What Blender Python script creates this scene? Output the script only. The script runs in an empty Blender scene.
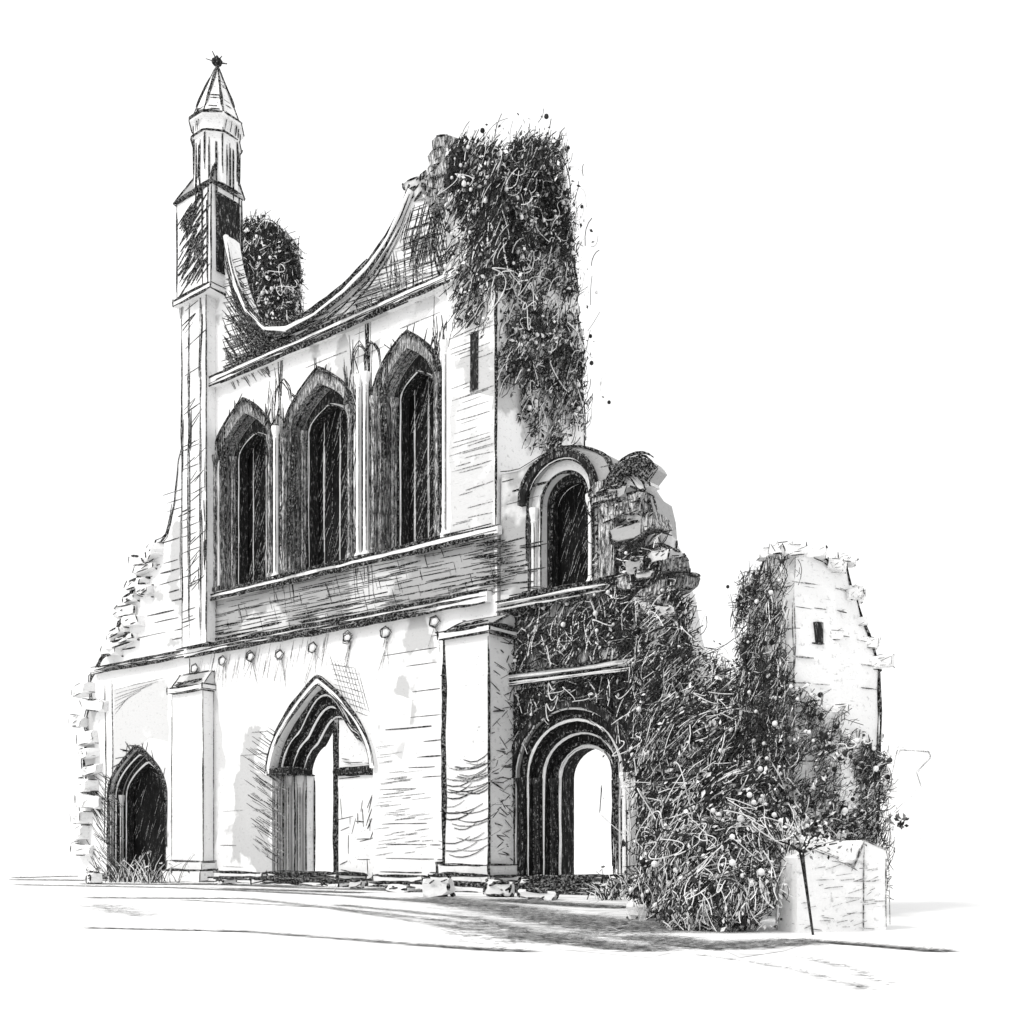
import bpy, math, random
from mathutils import Vector, noise
from mathutils.geometry import tessellate_polygon

random.seed(11)
R = random.Random(5)
scene = bpy.context.scene
COL = scene.collection

# ------------------------------------------------------------------ camera
F, HOR, EYE = 1100.0, 850.0, 1.25
A = math.atan2(1362.0, F)                       # facade runs this far left of the view axis
D = Vector((-math.cos(A), math.sin(A), 0)); RT = Vector((math.sin(A), math.cos(A), 0))
_r = D + RT * ((497 - 512) / F)
_t = F * EYE / 40.0
CAM = Vector((-_r.x * _t, -_r.y * _t, EYE))     # the nave's right corner stands at x = 0, y = 0

cd = bpy.data.cameras.new('camera'); cam = bpy.data.objects.new('camera', cd); COL.objects.link(cam)
cam.location = CAM
cam.rotation_euler = (math.pi / 2, 0, math.atan2(-D.x, D.y))
cd.sensor_width = 36; cd.lens = 36 * F / 1024; cd.shift_y = (HOR - 512) / 1024
cd.clip_end = 8000; cd.clip_start = 0.1
scene.camera = cam

def ray(px, py):
    return D + RT * ((px - 512) / F) + Vector((0, 0, (HOR - py) / F))
def P(px, py, y=0.0):                            # point on the wall plane Y = y
    r = ray(px, py); return CAM + r * ((y - CAM.y) / r.y)
def PX(px, py, x=0.0):                           # point on a plane X = x
    r = ray(px, py); return CAM + r * ((x - CAM.x) / r.x)
def PG(px, py, z=0.0):
    r = ray(px, py); return CAM + r * ((z - CAM.z) / r.z)
def PD(px, py, d):
    return CAM + ray(px, py) * d
def XZ(px, py, y=0.0):
    p = P(px, py, y); return (p.x, p.z)
def Xa(px, y=0.0): return P(px, HOR, y).x
def Zk(px, py, y=0.0): return P(px, py, y).z

# --------------------------------------------------------------- materials
def new_mat(name):
    m = bpy.data.materials.new(name); m.use_nodes = True
    nt = m.node_tree; b = nt.nodes['Principled BSDF']
    b.inputs['Roughness'].default_value = 0.95
    b.inputs['Specular IOR Level'].default_value = 0.1
    return m, nt, b
def grey(v): return (v, v, v, 1)
def nodeset(nt, scale, detail=6, rough=0.6, vec_scale=(1, 1, 1), rot=(0, 0, 0)):
    tc = nt.nodes.new('ShaderNodeTexCoord'); mp = nt.nodes.new('ShaderNodeMapping')
    mp.inputs['Scale'].default_value = vec_scale; mp.inputs['Rotation'].default_value = rot
    n = nt.nodes.new('ShaderNodeTexNoise'); n.inputs['Scale'].default_value = scale
    n.inputs['Detail'].default_value = detail; n.inputs['Roughness'].default_value = rough
    nt.links.new(tc.outputs['Object'], mp.inputs['Vector']); nt.links.new(mp.outputs['Vector'], n.inputs['Vector'])
    return n
def ramp(nt, src, stops):
    r = nt.nodes.new('ShaderNodeValToRGB')
    e = r.color_ramp.elements
    e[0].position, e[0].color = stops[0][0], grey(stops[0][1])
    e[1].position, e[1].color = stops[1][0], grey(stops[1][1])
    for p, v in stops[2:]:
        k = e.new(p); k.color = grey(v)
    nt.links.new(src, r.inputs['Fac']); return r
def mult(nt, a, b):
    m = nt.nodes.new('ShaderNodeMix'); m.data_type = 'RGBA'; m.blend_type = 'MULTIPLY'
    m.inputs['Factor'].default_value = 1
    nt.links.new(a, m.inputs['A']); nt.links.new(b, m.inputs['B']); return m.outputs['Result']
def bump(nt, b, src, st=0.3, dist=0.05):
    k = nt.nodes.new('ShaderNodeBump'); k.inputs['Strength'].default_value = st; k.inputs['Distance'].default_value = dist
    nt.links.new(src, k.inputs['Height']); nt.links.new(k.outputs['Normal'], b.inputs['Normal'])

MATS = {}
def stone_mat(name, base, grey_wash, thr=0.56, soft=0.03):
    m, nt, b = new_mat(name)
    big = nodeset(nt, 0.22, 5, 0.55)
    r1 = ramp(nt, big.outputs['Fac'], [(thr - soft, base), (thr, grey_wash), (thr + 0.12, grey_wash * 1.05)])
    fine = nodeset(nt, 7.0, 8, 0.75)
    r2 = ramp(nt, fine.outputs['Fac'], [(0.33, 0.6), (0.43, 1.0)])
    sc = nodeset(nt, 3.0, 4, 0.8, (0.5, 1, 9.0), (0, math.radians(4), 0))     # fine bedding marks along the courses
    r3 = ramp(nt, sc.outputs['Fac'], [(0.30, 0.35), (0.37, 1.0)])
    nt.links.new(mult(nt, mult(nt, r1.outputs['Color'], r2.outputs['Color']), r3.outputs['Color']), b.inputs['Base Color'])
    bump(nt, b, fine.outputs['Fac'], 0.5, 0.06)
    MATS[name] = m
stone_mat('pale_limestone', 0.82, 0.50, 0.585, 0.02)
stone_mat('clean_limestone', 0.82, 0.72, 0.62)
stone_mat('weathered_limestone', 0.62, 0.36, 0.5)
stone_mat('washed_limestone', 0.60, 0.74, 0.52, 0.03)

m, nt, b = new_mat('shade_black_stone')  # near-black tone puts recess shade into the stone colour
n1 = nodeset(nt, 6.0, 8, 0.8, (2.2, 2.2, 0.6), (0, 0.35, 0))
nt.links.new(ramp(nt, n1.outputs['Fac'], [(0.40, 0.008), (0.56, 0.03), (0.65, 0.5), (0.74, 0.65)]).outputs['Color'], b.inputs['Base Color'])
bump(nt, b, n1.outputs['Fac'], 0.5, 0.05); MATS['shade_black_stone'] = m

m, nt, b = new_mat('shade_streaked_limestone')  # dark streaks put pencilled shade into the stone colour
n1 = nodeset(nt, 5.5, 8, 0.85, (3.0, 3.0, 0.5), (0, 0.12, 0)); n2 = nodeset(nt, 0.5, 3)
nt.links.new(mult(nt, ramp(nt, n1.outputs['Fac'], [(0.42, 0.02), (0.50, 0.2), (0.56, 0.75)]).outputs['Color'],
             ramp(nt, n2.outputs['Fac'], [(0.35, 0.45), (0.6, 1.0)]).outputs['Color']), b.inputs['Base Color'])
bump(nt, b, n1.outputs['Fac'], 0.4, 0.04); MATS['shade_streaked_limestone'] = m
m, nt, b = new_mat('opening_shade')  # near-black sheet painting the shade inside the openings
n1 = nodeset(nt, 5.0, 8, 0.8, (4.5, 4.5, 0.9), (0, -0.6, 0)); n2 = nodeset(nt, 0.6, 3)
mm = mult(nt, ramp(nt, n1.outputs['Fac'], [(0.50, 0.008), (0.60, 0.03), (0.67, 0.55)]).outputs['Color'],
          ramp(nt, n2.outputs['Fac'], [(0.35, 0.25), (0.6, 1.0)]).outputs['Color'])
nt.links.new(mm, b.inputs['Base Color']); MATS['opening_shade'] = m

def grain(name, lo, hi, a=0.42, c=0.62, scale=22.0):
    m, nt, b = new_mat(name)
    n = nodeset(nt, scale, 4, 0.8)
    nt.links.new(ramp(nt, n.outputs['Fac'], [(a, lo), (c, hi)]).outputs['Color'], b.inputs['Base Color'])
    MATS[name] = m
grain('joint_hatch', 0.004, 0.42, 0.50, 0.66, 13.0)  # dark drawn lines: joints, edges and hatched shade
grain('faint_joint_hatch', 0.08, 0.66, 0.45, 0.62, 13.0)  # paler drawn lines: joints and hatched shade
grain('highlight_line', 0.8, 0.5, 0.5, 0.7)  # pale highlights painted along moulding edges
grain('dark_leaf', 0.01, 0.06, 0.4, 0.65, 3.0)
grain('mid_leaf', 0.10, 0.28, 0.4, 0.65, 3.0)
grain('pale_leaf', 0.8, 0.55, 0.4, 0.7, 3.0)
grain('dark_twig', 0.006, 0.12, 0.45, 0.7, 14.0)
grain('dry_grass', 0.06, 0.62, 0.42, 0.60, 7.0)

m, nt, b = new_mat('chalk_ground')
n1 = nodeset(nt, 0.35, 6, 0.6); n2 = nodeset(nt, 9.0, 6, 0.8)
nt.links.new(mult(nt, ramp(nt, n1.outputs['Fac'], [(0.55, 0.82), (0.66, 0.74)]).outputs['Color'],
             ramp(nt, n2.outputs['Fac'], [(0.25, 0.8), (0.36, 1.0)]).outputs['Color']), b.inputs['Base Color'])
MATS['chalk_ground'] = m

# ------------------------------------------------------------ mesh builder
class MB:
    def __init__(s): s.v = []; s.f = []; s.m = []; s.names = []
    def mi(s, name):
        if name not in s.names: s.names.append(name)
        return s.names.index(name)
    def add(s, vs, fs, mat):
        o = len(s.v); k = s.mi(mat)
        s.v.extend([tuple(p) for p in vs])
        for f in fs: s.f.append(tuple(i + o for i in f)); s.m.append(k)
    def hexa(s, c, mat):                          # c: 8 corners, bottom ring then top ring
        s.add(c, [(3, 2, 1, 0), (4, 5, 6, 7), (0, 1, 5, 4), (1, 2, 6, 5), (2, 3, 7, 6), (3, 0, 4, 7)], mat)
    def box(s, x0, x1, y0, y1, z0, z1, mat='pale_limestone', jit=0.0, ink=0.0, top=0.0, wob=0.03, jm='joint_hatch'):
        c = [Vector(p) for p in ((x0, y0, z0), (x1, y0, z0), (x1, y1, z0), (x0, y1, z0),
                                 (x0, y0 + top, z1), (x1, y0 + top, z1), (x1, y1, z1), (x0, y1, z1))]
        if jit: c = [p + Vector((R.uniform(-jit, jit), R.uniform(-jit, jit), R.uniform(-jit, jit))) for p in c]
        s.hexa(c, mat)
        if ink:
            for i, j in ((0, 1), (1, 2), (4, 5), (5, 6), (0, 4), (1, 5), (2, 6), (7, 4), (6, 7)):
                s.stroke([c[i], c[j]], ink * R.uniform(.6, 1.3), wob, 2, jm)
    def plate(s, outer, holes, a0, a1, mat, axis='y'):
        def mk(p, a): return (p[0], a, p[1]) if axis == 'y' else (a, p[0], p[1])
        loops = [outer] + holes
        flat = [p for l in loops for p in l]
        tris = tessellate_polygon([[Vector((p[0], p[1], 0)) for p in l] for l in loops])
        n = len(flat)
        vs = [mk(p, a0) for p in flat] + [mk(p, a1) for p in flat]
        fs = [tuple(t) for t in tris] + [tuple(i + n for i in reversed(t)) for t in tris]
        o = 0
        for l in loops:
            k = len(l)
            for i in range(k):
                j = (i + 1) % k; fs.append((o + i, o + j, o + j + n, o + i + n))
            o += k
        s.add(vs, fs, mat)
    def tube(s, pts, rads, mat, n=4):
        vs, fs = [], []
        for i, p in enumerate(pts):
            a = pts[max(0, i - 1)]; c = pts[min(len(pts) - 1, i + 1)]
            t = (c - a)
            t = t.normalized() if t.length > 1e-9 else Vector((0, 0, 1))
            u = t.cross(Vector((0.31, 0.17, 0.93)) if abs(t.z) < .9 else Vector((1, .2, 0))).normalized(); w = t.cross(u)
            for k in range(n):
                q = 2 * math.pi * k / n
                vs.append(p + (u * math.cos(q) + w * math.sin(q)) * rads[i])
        for i in range(len(pts) - 1):
            for k in range(n):
                fs.append((i * n + k, i * n + (k + 1) % n, (i + 1) * n + (k + 1) % n, (i + 1) * n + k))
        fs.append(tuple(range(n))[::-1]); e = (len(pts) - 1) * n; fs.append(tuple(range(e, e + n)))
        s.add(vs, fs, mat)
    def stroke(s, pts, w=.03, wob=.03, passes=2, mat='joint_hatch', step=.35, over=.12):
        pts = [Vector(p) for p in pts]
        if len(pts) < 2: return
        L = sum((pts[i + 1] - pts[i]).length for i in range(len(pts) - 1))
        if L < 1e-3: return
        n = max(3, min(40, int(L / step) + 2))
        if passes > 1: passes += 1; w *= .72
        for k in range(passes):
            seed = R.uniform(0, 900)
            a, c = R.uniform(-over, over) * .5, L + R.uniform(-over, over) * .8
            if k > 0 and L > 1.5:
                a = R.uniform(0, L * .25); c = L - R.uniform(0, L * .25)
            off = Vector((R.uniform(-1, 1), R.uniform(-.2, .2), R.uniform(-1, 1))) * wob * (.6 if k == 0 else 1.3)
            out, rad = [], []
            for i in range(n):
                d = a + (c - a) * i / (n - 1)
                p = along(pts, d)
                nv = noise.noise_vector(p * .9 + Vector((seed, seed * .3, 0)))
                out.append(p + off + Vector((nv.x, nv.y * .3, nv.z)) * wob)
                pr = .55 + .75 * abs(noise.noise(Vector((d * .8, seed, 0)))) * 1.6
                e = min(1, .6 + 3.0 * min(i, n - 1 - i) / n)
                rad.append(max(.004, w * pr * e))
            s.tube(out, rad, mat, 4)
    def lathe(s, x, y, prof, mat, n=10, rot=0.0):
        vs, fs = [], []
        for r, z in prof:
            for k in range(n):
                q = rot + 2 * math.pi * k / n
                vs.append((x + r * math.cos(q), y + r * math.sin(q), z))
        for i in range(len(prof) - 1):
            for k in range(n):
                fs.append((i * n + k, i * n + (k + 1) % n, (i + 1) * n + (k + 1) % n, (i + 1) * n + k))
        fs.append(tuple(range(n))[::-1]); e = (len(prof) - 1) * n; fs.append(tuple(range(e, e + n)))
        s.add(vs, fs, mat)
    def stone(s, c, rx, ry, rz, mat='pale_limestone', ink=.02, yaw=0.0):
        dirs = [(-1, -1, -1), (1, -1, -1), (1, 1, -1), (-1, 1, -1), (-1, -1, 1), (1, -1, 1), (1, 1, 1), (-1, 1, 1)]
        tilt = R.uniform(-.16, .16); pts = []
        for (u, v, w) in dirs:
            q = Vector((u * rx * R.uniform(.7, 1.08), v * ry * R.uniform(.75, 1.05), w * rz * R.uniform(.65, 1.1) + u * rx * tilt))
            pts.append(c + Vector((q.x * math.cos(yaw) - q.y * math.sin(yaw), q.x * math.sin(yaw) + q.y * math.cos(yaw), q.z)))
        # knock the corners off: every edge gets two vertices, so faces become octagons
        edges = [(0, 1), (1, 2), (2, 3), (3, 0), (4, 5), (5, 6), (6, 7), (7, 4), (0, 4), (1, 5), (2, 6), (3, 7)]
        vs, at = [], {}
        for a, b_ in edges:
            for p, q in ((a, b_), (b_, a)):
                at[(p, q)] = len(vs); vs.append(pts[p].lerp(pts[q], R.uniform(.16, .30)))
        fs = []
        for f in ((3, 2, 1, 0), (4, 5, 6, 7), (0, 1, 5, 4), (1, 2, 6, 5), (2, 3, 7, 6), (3, 0, 4, 7)):
            loop = []
            for k in range(4):
                a, b_ = f[k], f[(k + 1) % 4]; loop += [at[(a, b_)], at[(b_, a)]]
            fs.append(tuple(loop))
        for k in range(8):
            fs.append(tuple(at[e] for e in at if e[0] == k))
        s.add(vs, fs, mat)
        if ink:
            for a, b_ in edges:
                if R.random() < .8: s.stroke([vs[at[(a, b_)]], vs[at[(b_, a)]]], ink * R.uniform(.5, 1.5), min(rx, rz) * .2, 1, 'joint_hatch', .2, .1)
            for k in range(R.randint(1, 4)):
                a = pts[0].lerp(pts[1], R.random()).lerp(pts[4].lerp(pts[5], R.random()), R.random()); b_ = a + Vector((R.uniform(.2, .8) * rx, 0, R.uniform(-.1, .5) * rz))
                f_ = Vector((0, -.02, 0)); s.stroke([a + f_, b_ + f_], ink * .6, rz * .15, 1, 'joint_hatch', .2, .05)
    def rock(s, c, rx, ry, rz, mat='pale_limestone', ink=.02, yaw=0.0):   # each loose stone gets its own mesh later
        t = MB(); t.stone(c, rx, ry, rz, mat, ink, yaw + R.uniform(-.35, .35)); s.rocks = getattr(s, 'rocks', []) + [t]
    def build(s, name, parent=None, label=None, smooth=False):
        me = bpy.data.meshes.new(name); me.from_pydata(s.v, [], s.f)
        for nm in s.names: me.materials.append(MATS[nm])
        me.polygons.foreach_set('material_index', s.m)
        me.update()
        o = bpy.data.objects.new(name, me); COL.objects.link(o)
        if parent: o.parent = parent; o.matrix_parent_inverse = PINV[parent.name]
        if label: o['label'] = label
        return o
def along(pts, d):
    if d <= 0:
        t = (pts[1] - pts[0]).normalized(); return pts[0] + t * d
    for i in range(len(pts) - 1):
        l = (pts[i + 1] - pts[i]).length
        if d <= l: return pts[i].lerp(pts[i + 1], d / l if l else 0)
        d -= l
    return pts[-1] + (pts[-1] - pts[-2]).normalized() * d
PINV = {}
def empty(name, loc, label=None, cat=None, group=None):
    o = bpy.data.objects.new(name, None); COL.objects.link(o); o.location = loc
    o.empty_display_size = .3
    from mathutils import Matrix
    PINV[o.name] = Matrix.Translation(-Vector(loc))
    tag(o, label, cat, group); return o
def tag(o, label=None, cat=None, group=None, kind=None):
    if label: o['label'] = label
    if cat: o['category'] = cat
    if group: o['group'] = group
    if kind: o['kind'] = kind
    return o
def sub(parent_obj):                               # a mesh part that will carry sub-parts
    from mathutils import Matrix
    PINV[parent_obj.name] = Matrix.Identity(4)
    return parent_obj

# ------------------------------------------------------------ arch outlines
def pointed(x0, x1, zb, zs, za, n=10):
    xc = (x0 + x1) / 2; out = [(x0, zb), (x0, zs)]
    for side in (0, 1):
        a = x0 if side == 0 else x1
        c = (a + (xc - a) * .04, zs + .50 * (za - zs)); pts = []
        for i in range(1, n + 1):
            t = i / n
            pts.append(((1 - t) ** 2 * a + 2 * t * (1 - t) * c[0] + t * t * xc, (1 - t) ** 2 * zs + 2 * t * (1 - t) * c[1] + t * t * za))
        out += pts if side == 0 else pts[::-1][1:]
    return out + [(x1, zs), (x1, zb)]
def rounded(x0, x1, zb, zs, za, n=18):
    xc = (x0 + x1) / 2; r = (x1 - x0) / 2
    return [(x0, zb)] + [(xc - r * math.cos(math.pi * i / n), zs + (za - zs) * math.sin(math.pi * i / n)) for i in range(n + 1)] + [(x1, zb)]
def trefoil(x0, x1, zb, zs, za):
    xc = (x0 + x1) / 2; h = za - zs; w = (x1 - x0) / 2
    half = [(x0, zb), (x0, zs)]
    for i in range(1, 8):                          # side lobe
        t = i / 7; q = math.pi * .78 * t
        half.append((x0 + w * .30 * (1 - math.cos(q)) * .75, zs + h * .52 * math.sin(q * .62)))
    for i in range(1, 9):                          # middle lobe
        t = i / 8
        half.append((x0 + w * (.40 + .60 * t), zs + h * (.50 + .50 * math.sin(t * math.pi / 2))))
    return half + [(2 * xc - p[0], p[1]) for p in half[::-1][1:]]
def ring(mb, outer, inner, y0, y1, mat):
    mb.plate(outer + inner[::-1], [], y0, y1, mat)
def on_y(path, y): return [Vector((p[0], y, p[1])) for p in path]
def fs(mb, px, y=0.0, w=.03, wob=.04, passes=2, mat='joint_hatch', **k):   # joint and shade-hatch lines over a wall plane
    mb.stroke([P(a, c, y) - Vector((0, .012, 0)) for a, c in px], w, wob, passes, mat, **k)
def courses(mb, x0, x1, z0, z1, y, dz=.38, prob=.5, w=.018, mat='faint_joint_hatch', lmin=.5, lmax=2.2, mask=None, slope=0.0):
    z = z0
    while z < z1:
        x = x0 + R.uniform(0, .5)
        while x < x1:
            l = R.uniform(lmin, lmax)
            if R.random() < prob and (mask is None or mask(x + l / 2, z)):
                e = min(x1, x + l)
                mb.stroke([Vector((x, y - .01, z)), Vector((e, y - .01, z + slope * (e - x)))], w * R.uniform(.6, 1.5), .025, 1, mat)
            x += l + R.uniform(.1, .6)
        z += dz * R.uniform(.8, 1.2)
def inside(poly, x, y):
    c = False; n = len(poly); j = n - 1
    for i in range(n):
        xi, yi = poly[i]; xj, yj = poly[j]
        if (yi > y) != (yj > y) and x < (xj - xi) * (y - yi) / (yj - yi) + xi: c = not c
        j = i
    return c
def rough(path, amp, step=.5):                     # broken masonry edge
    out = []
    for i in range(len(path) - 1):
        a, c = Vector(path[i]), Vector(path[i + 1]); n = max(1, int((c - a).length / step))
        for k in range(n):
            p = a.lerp(c, k / n); out.append((p.x + (R.uniform(-amp, amp) if k else 0), p.y + (R.uniform(-amp, amp) if k else 0)))
    out.append(path[-1]); return out

# ================================================================== SETTING
g = MB(); S = 3500
g.add([(-S, -S, 0), (S, -S, 0), (S, S, 0), (-S, S, 0)], [(0, 1, 2, 3)], 'chalk_ground')
tag(g.build('ground'), kind='structure')

# ============================================================== ABBEY FRONT
abbey = empty('abbey_front', (-8, 0, 0), 'roofless abbey west front with three lancets, lone pinnacle turret and half a rose window', 'abbey ruin')

zC = Zk(95, 672); zB = Zk(215, 598); zA = Zk(220, 383)
T = 1.6
# lancet outlines
zap = Zk(243, 398); zsp = Zk(243, 446); zsl = zB + .22
LAN = [(Xa(214), Xa(273)), (Xa(283), Xa(353)), (Xa(372), Xa(441))]
lan_path = [pointed(a, c, zsl, zsp, zap) for a, c in LAN]
cdx0, cdx1 = Xa(272), Xa(373); cds, cda = Zk(272, 775), Zk(322, 684)
cdoor = pointed(cdx0, cdx1, 0, cds, cda)
ldx0, ldx1 = Xa(108), Xa(166); lds, lda = Zk(108, 795), Zk(143, 745)
ldoor = pointed(ldx0, ldx1, 0, lds, lda)
rdx0, rdx1 = Xa(515), Xa(628); rds, rda = Zk(515, 778), Zk(572, 707)
rdoor = rounded(rdx0, rdx1, 0, rds, rda)
rwx0, rwx1 = Xa(527), Xa(592); rws, rwa, rwb = Zk(527, 505), Zk(560, 458), Zk(527, 596)
rwin = rounded(rwx0, rwx1, rwb, rws, rwa)

# --- nave wall
nx0, nx1 = Xa(189), Xa(497)
arc_px = [(452, 172), (440, 184), (425, 183), (414, 192), (404, 215), (390, 243), (372, 269), (348, 293), (318, 316), (290, 331), (268, 330), (250, 312), (240, 288), (233, 262), (229, 238)]
arc = [XZ(*p) for p in arc_px]
top = [(nx1, Zk(497, 180))] + arc + [(Xa(222), Zk(222, 232)), (nx0, Zk(189, 235))]
mb = MB()
mb.plate([(nx0, 0)] + cdoor + [(nx1, 0), (nx1, zA), (nx0, zA)], lan_path, 0, T, 'pale_limestone')
def grey_wash(px, mat='weathered_limestone', amp=.12, dep=.003, y=0.0):  # thin plates toned as grey wash on the wall
    mb.plate(rough([XZ(*p) for p in px + px[:1]], amp, .5)[:-1], [], y - dep, y + .05, mat)
grey_wash([(190, 600), (300, 575), (440, 545), (495, 533), (495, 594), (430, 604), (380, 612), (300, 630), (216, 642), (190, 646)])
grey_wash([(444, 392), (470, 384), (494, 420), (494, 528), (443, 540)], 'washed_limestone')
grey_wash([(356, 420), (368, 395), (370, 550), (355, 553)], 'washed_limestone', .04)
grey_wash([(344, 330), (372, 300), (420, 288), (440, 300), (425, 318), (395, 330), (370, 345), (352, 352)], 'washed_limestone')
grey_wash([(216, 470), (219, 460), (219, 585), (216, 588)], 'washed_limestone', .02)
grey_wash([(170, 700), (214, 690), (226, 760), (214, 850), (190, 850)], 'washed_limestone')
grey_wash([(380, 690), (412, 700), (402, 760), (380, 742)], 'washed_limestone')
# joints and hatch lines on the nave wall
fs(mb, [(190, 690), (188, 600), (190, 520), (187, 440), (190, 380)], 0, .035, .06, 2)
fs(mb, [(214, 598), (213, 480), (215, 380)], 0, .03, .05, 2, 'faint_joint_hatch')
for k in range(7):                                # panel between the last lancet and the corner
    fs(mb, [(443, 400 + k * 22 + R.uniform(-4, 4)), (492, 388 + k * 22)], 0, .016, .03, 1, 'faint_joint_hatch')
fs(mb, [(456, 365), (457, 480)], 0, .02, .03, 2); fs(mb, [(440, 330), (441, 532)], 0, .03, .05, 2, 'faint_joint_hatch')
for x, a, c in ((279, 400, 560), (362, 380, 560), (366, 390, 558), (358, 370, 560), (470, 300, 350), (476, 348, 378), (477, 350, 375), (370, 350, 540)):
    fs(mb, [(x, a), (x + 1, c)], 0, .022, .05, 2)
for (x, y) in ((283, 378), (360, 342), (372, 340), (450, 318)):     # small blind arch heads between the lancets
    fs(mb, [(x - 8, y + 32), (x - 7, y + 12), (x, y), (x + 7, y + 10), (x + 9, y + 28)], 0, .03, .05, 2)
courses(mb, Xa(376), Xa(442), .5, zC - .6, 0, .42, .62, .02, 'joint_hatch', .8, 2.4, lambda x, z: P(0, 0) and x > Xa(392) - (z - 2) * -.15)
courses(mb, nx0, Xa(500), zC + .35, zB - .2, 0, .26, .6, .022, 'joint_hatch', .8, 3.4)
courses(mb, nx0, Xa(420), zC + .1, zC + .9, 0, .16, .55, .03, 'joint_hatch', 1, 4)
courses(mb, Xa(216), Xa(455), zA - 1.2, zA - .2, 0, .35, .3, .018, 'faint_joint_hatch')
courses(mb, Xa(216), Xa(268), .6, zC - 1, 0, .7, .12, .016, 'faint_joint_hatch')
for i in range(60):                               # hatch strokes drawing shade on the spandrels over the cornice
    a = R.uniform(224, 300); y0 = 383 - .436 * (a - 220) - 5
    c = a + R.uniform(12, 40); fs(mb, [(a, y0 - R.uniform(0, max(2, (a < 262) * 60 + 8))), (c, 383 - .436 * (c - 220) - R.uniform(2, 14))], 0, .022, .05, 1)
for i in range(46):
    a = R.uniform(350, 436); up = 268 - (a - 372) * 1.25
    fs(mb, [(a, max(200, up) + R.uniform(4, 40)), (a + R.uniform(-3, 9), 383 - .436 * (a - 220) - R.uniform(3, 30))], 0, .016, .05, 1)
for i in range(24):
    a = R.uniform(345, 420); y0 = 383 - .436 * (a - 220) - R.uniform(4, 45)
    fs(mb, [(a, y0), (a + R.uniform(20, 40), y0 - R.uniform(5, 14))], 0, .016, .05, 1, 'faint_joint_hatch')
for i in range(120):  # more hatched shade between arc and turret
    a = R.uniform(222, 262); lo = 383 - .436 * (a - 220) - 6
    hi = 250 if a < 234 else 262 + (a - 234) * 2.5
    y = R.uniform(min(hi + 8, lo - 8), lo)
    fs(mb, [(a, y), (a + R.uniform(5, 16), y + R.uniform(4, 22))], 0, .02, .05, 1)
for i in range(90):
    a = R.uniform(222, 330); b_ = 383 - .436 * (a - 220); y = b_ - R.uniform(4, 34 if a < 300 else 14)
    c = a + R.uniform(14, 50); fs(mb, [(a, y), (c, y - .40 * (c - a))], 0, .022, .04, 1)
for i in range(60):                               # dark smudge strokes at the arch heads
    k = i % 3; a = (272, 352, 440)[k] + R.uniform(-8, 8); y = (420, 390, 350)[k] + R.uniform(-18, 26)
    fs(mb, [(a, y), (a + R.uniform(-9, 9), y + R.uniform(8, 26))], 0, .035, .05, 1)
def fine(poly, n, dx, dy, w=.013, mat='joint_hatch', y=0.0, jit=.4):   # short hatch strokes drawing shade over a region
    xs = [p[0] for p in poly]; ys = [p[1] for p in poly]; k = 0
    while k < n:
        a, c = R.uniform(min(xs), max(xs)), R.uniform(min(ys), max(ys))
        if not inside(poly, a, c): continue
        k += 1; q = R.uniform(1 - jit, 1 + jit)
        fs(mb, [(a, c), (a + dx * q, c + dy * q)], y, w * R.uniform(.6, 1.4), .025, 1, mat)
fine([(268, 440), (292, 430), (294, 575), (268, 582)], 90, 3, 26)
fine([(270, 480), (292, 470), (292, 575), (270, 580)], 60, 12, -16)
fine([(348, 430), (374, 420), (374, 555), (348, 560)], 60, 2, 34)
fine([(436, 420), (446, 420), (446, 540), (436, 545)], 40, 5, 14)
fine([(200, 400), (216, 400), (216, 590), (204, 590)], 60, 2, 24)
fine([(190, 605), (495, 535), (495, 590), (190, 640)], 200, 22, -4.6)
fine([(190, 605), (495, 535), (495, 590), (190, 640)], 60, 3, 12)
fine([(470, 545), (498, 538), (498, 592), (470, 596)], 70, 16, -2.5, .018)
fine([(240, 740), (272, 720), (272, 860), (250, 850)], 80, 13, 9)
fine([(372, 740), (400, 760), (430, 850), (374, 860)], 60, 16, -2, .012, 'faint_joint_hatch')
fine([(200, 655), (330, 632), (330, 650), (200, 676)], 70, -3, 16, .009, 'faint_joint_hatch')
nave = sub(mb.build('nave_wall', abbey))
_body = mb

mb = MB()
mb.plate([(nx0, zA + .002), (nx1, zA + .002)] + top, [], .001, .5, 'pale_limestone')
mb.stroke([Vector((p[0], -.02, p[1])) for p in arc[:5]], .06, .06, 3)
fine([(222, 262), (232, 262), (250, 312), (285, 338), (300, 340), (222, 374)], 150, 14, -4, .02)
fine([(222, 262), (234, 262), (262, 330), (222, 360)], 90, 9, 14, .02)
fine([(300, 335), (350, 300), (395, 245), (415, 200), (440, 190), (446, 285), (330, 330)], 140, 26, -9, .012)
fine([(400, 225), (415, 200), (445, 192), (446, 240), (420, 250)], 90, -6, 24, .016)
fine([(424, 184), (445, 188), (447, 280), (436, 270)], 60, 5, 20, .022)
for (x, y) in ((418, 188), (428, 186), (436, 190), (424, 196), (440, 200), (446, 192), (433, 181)):
    mb.rock(P(x, y, .2), R.uniform(.3, .5), .3, R.uniform(.15, .28), 'weathered_limestone', .06)
gab = sub(mb.build('gable_wall', abbey, 'gable remnant with the lower curve of a rose window'))
for t_ in mb.rocks: t_.build('loose_stone', gab)
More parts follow.
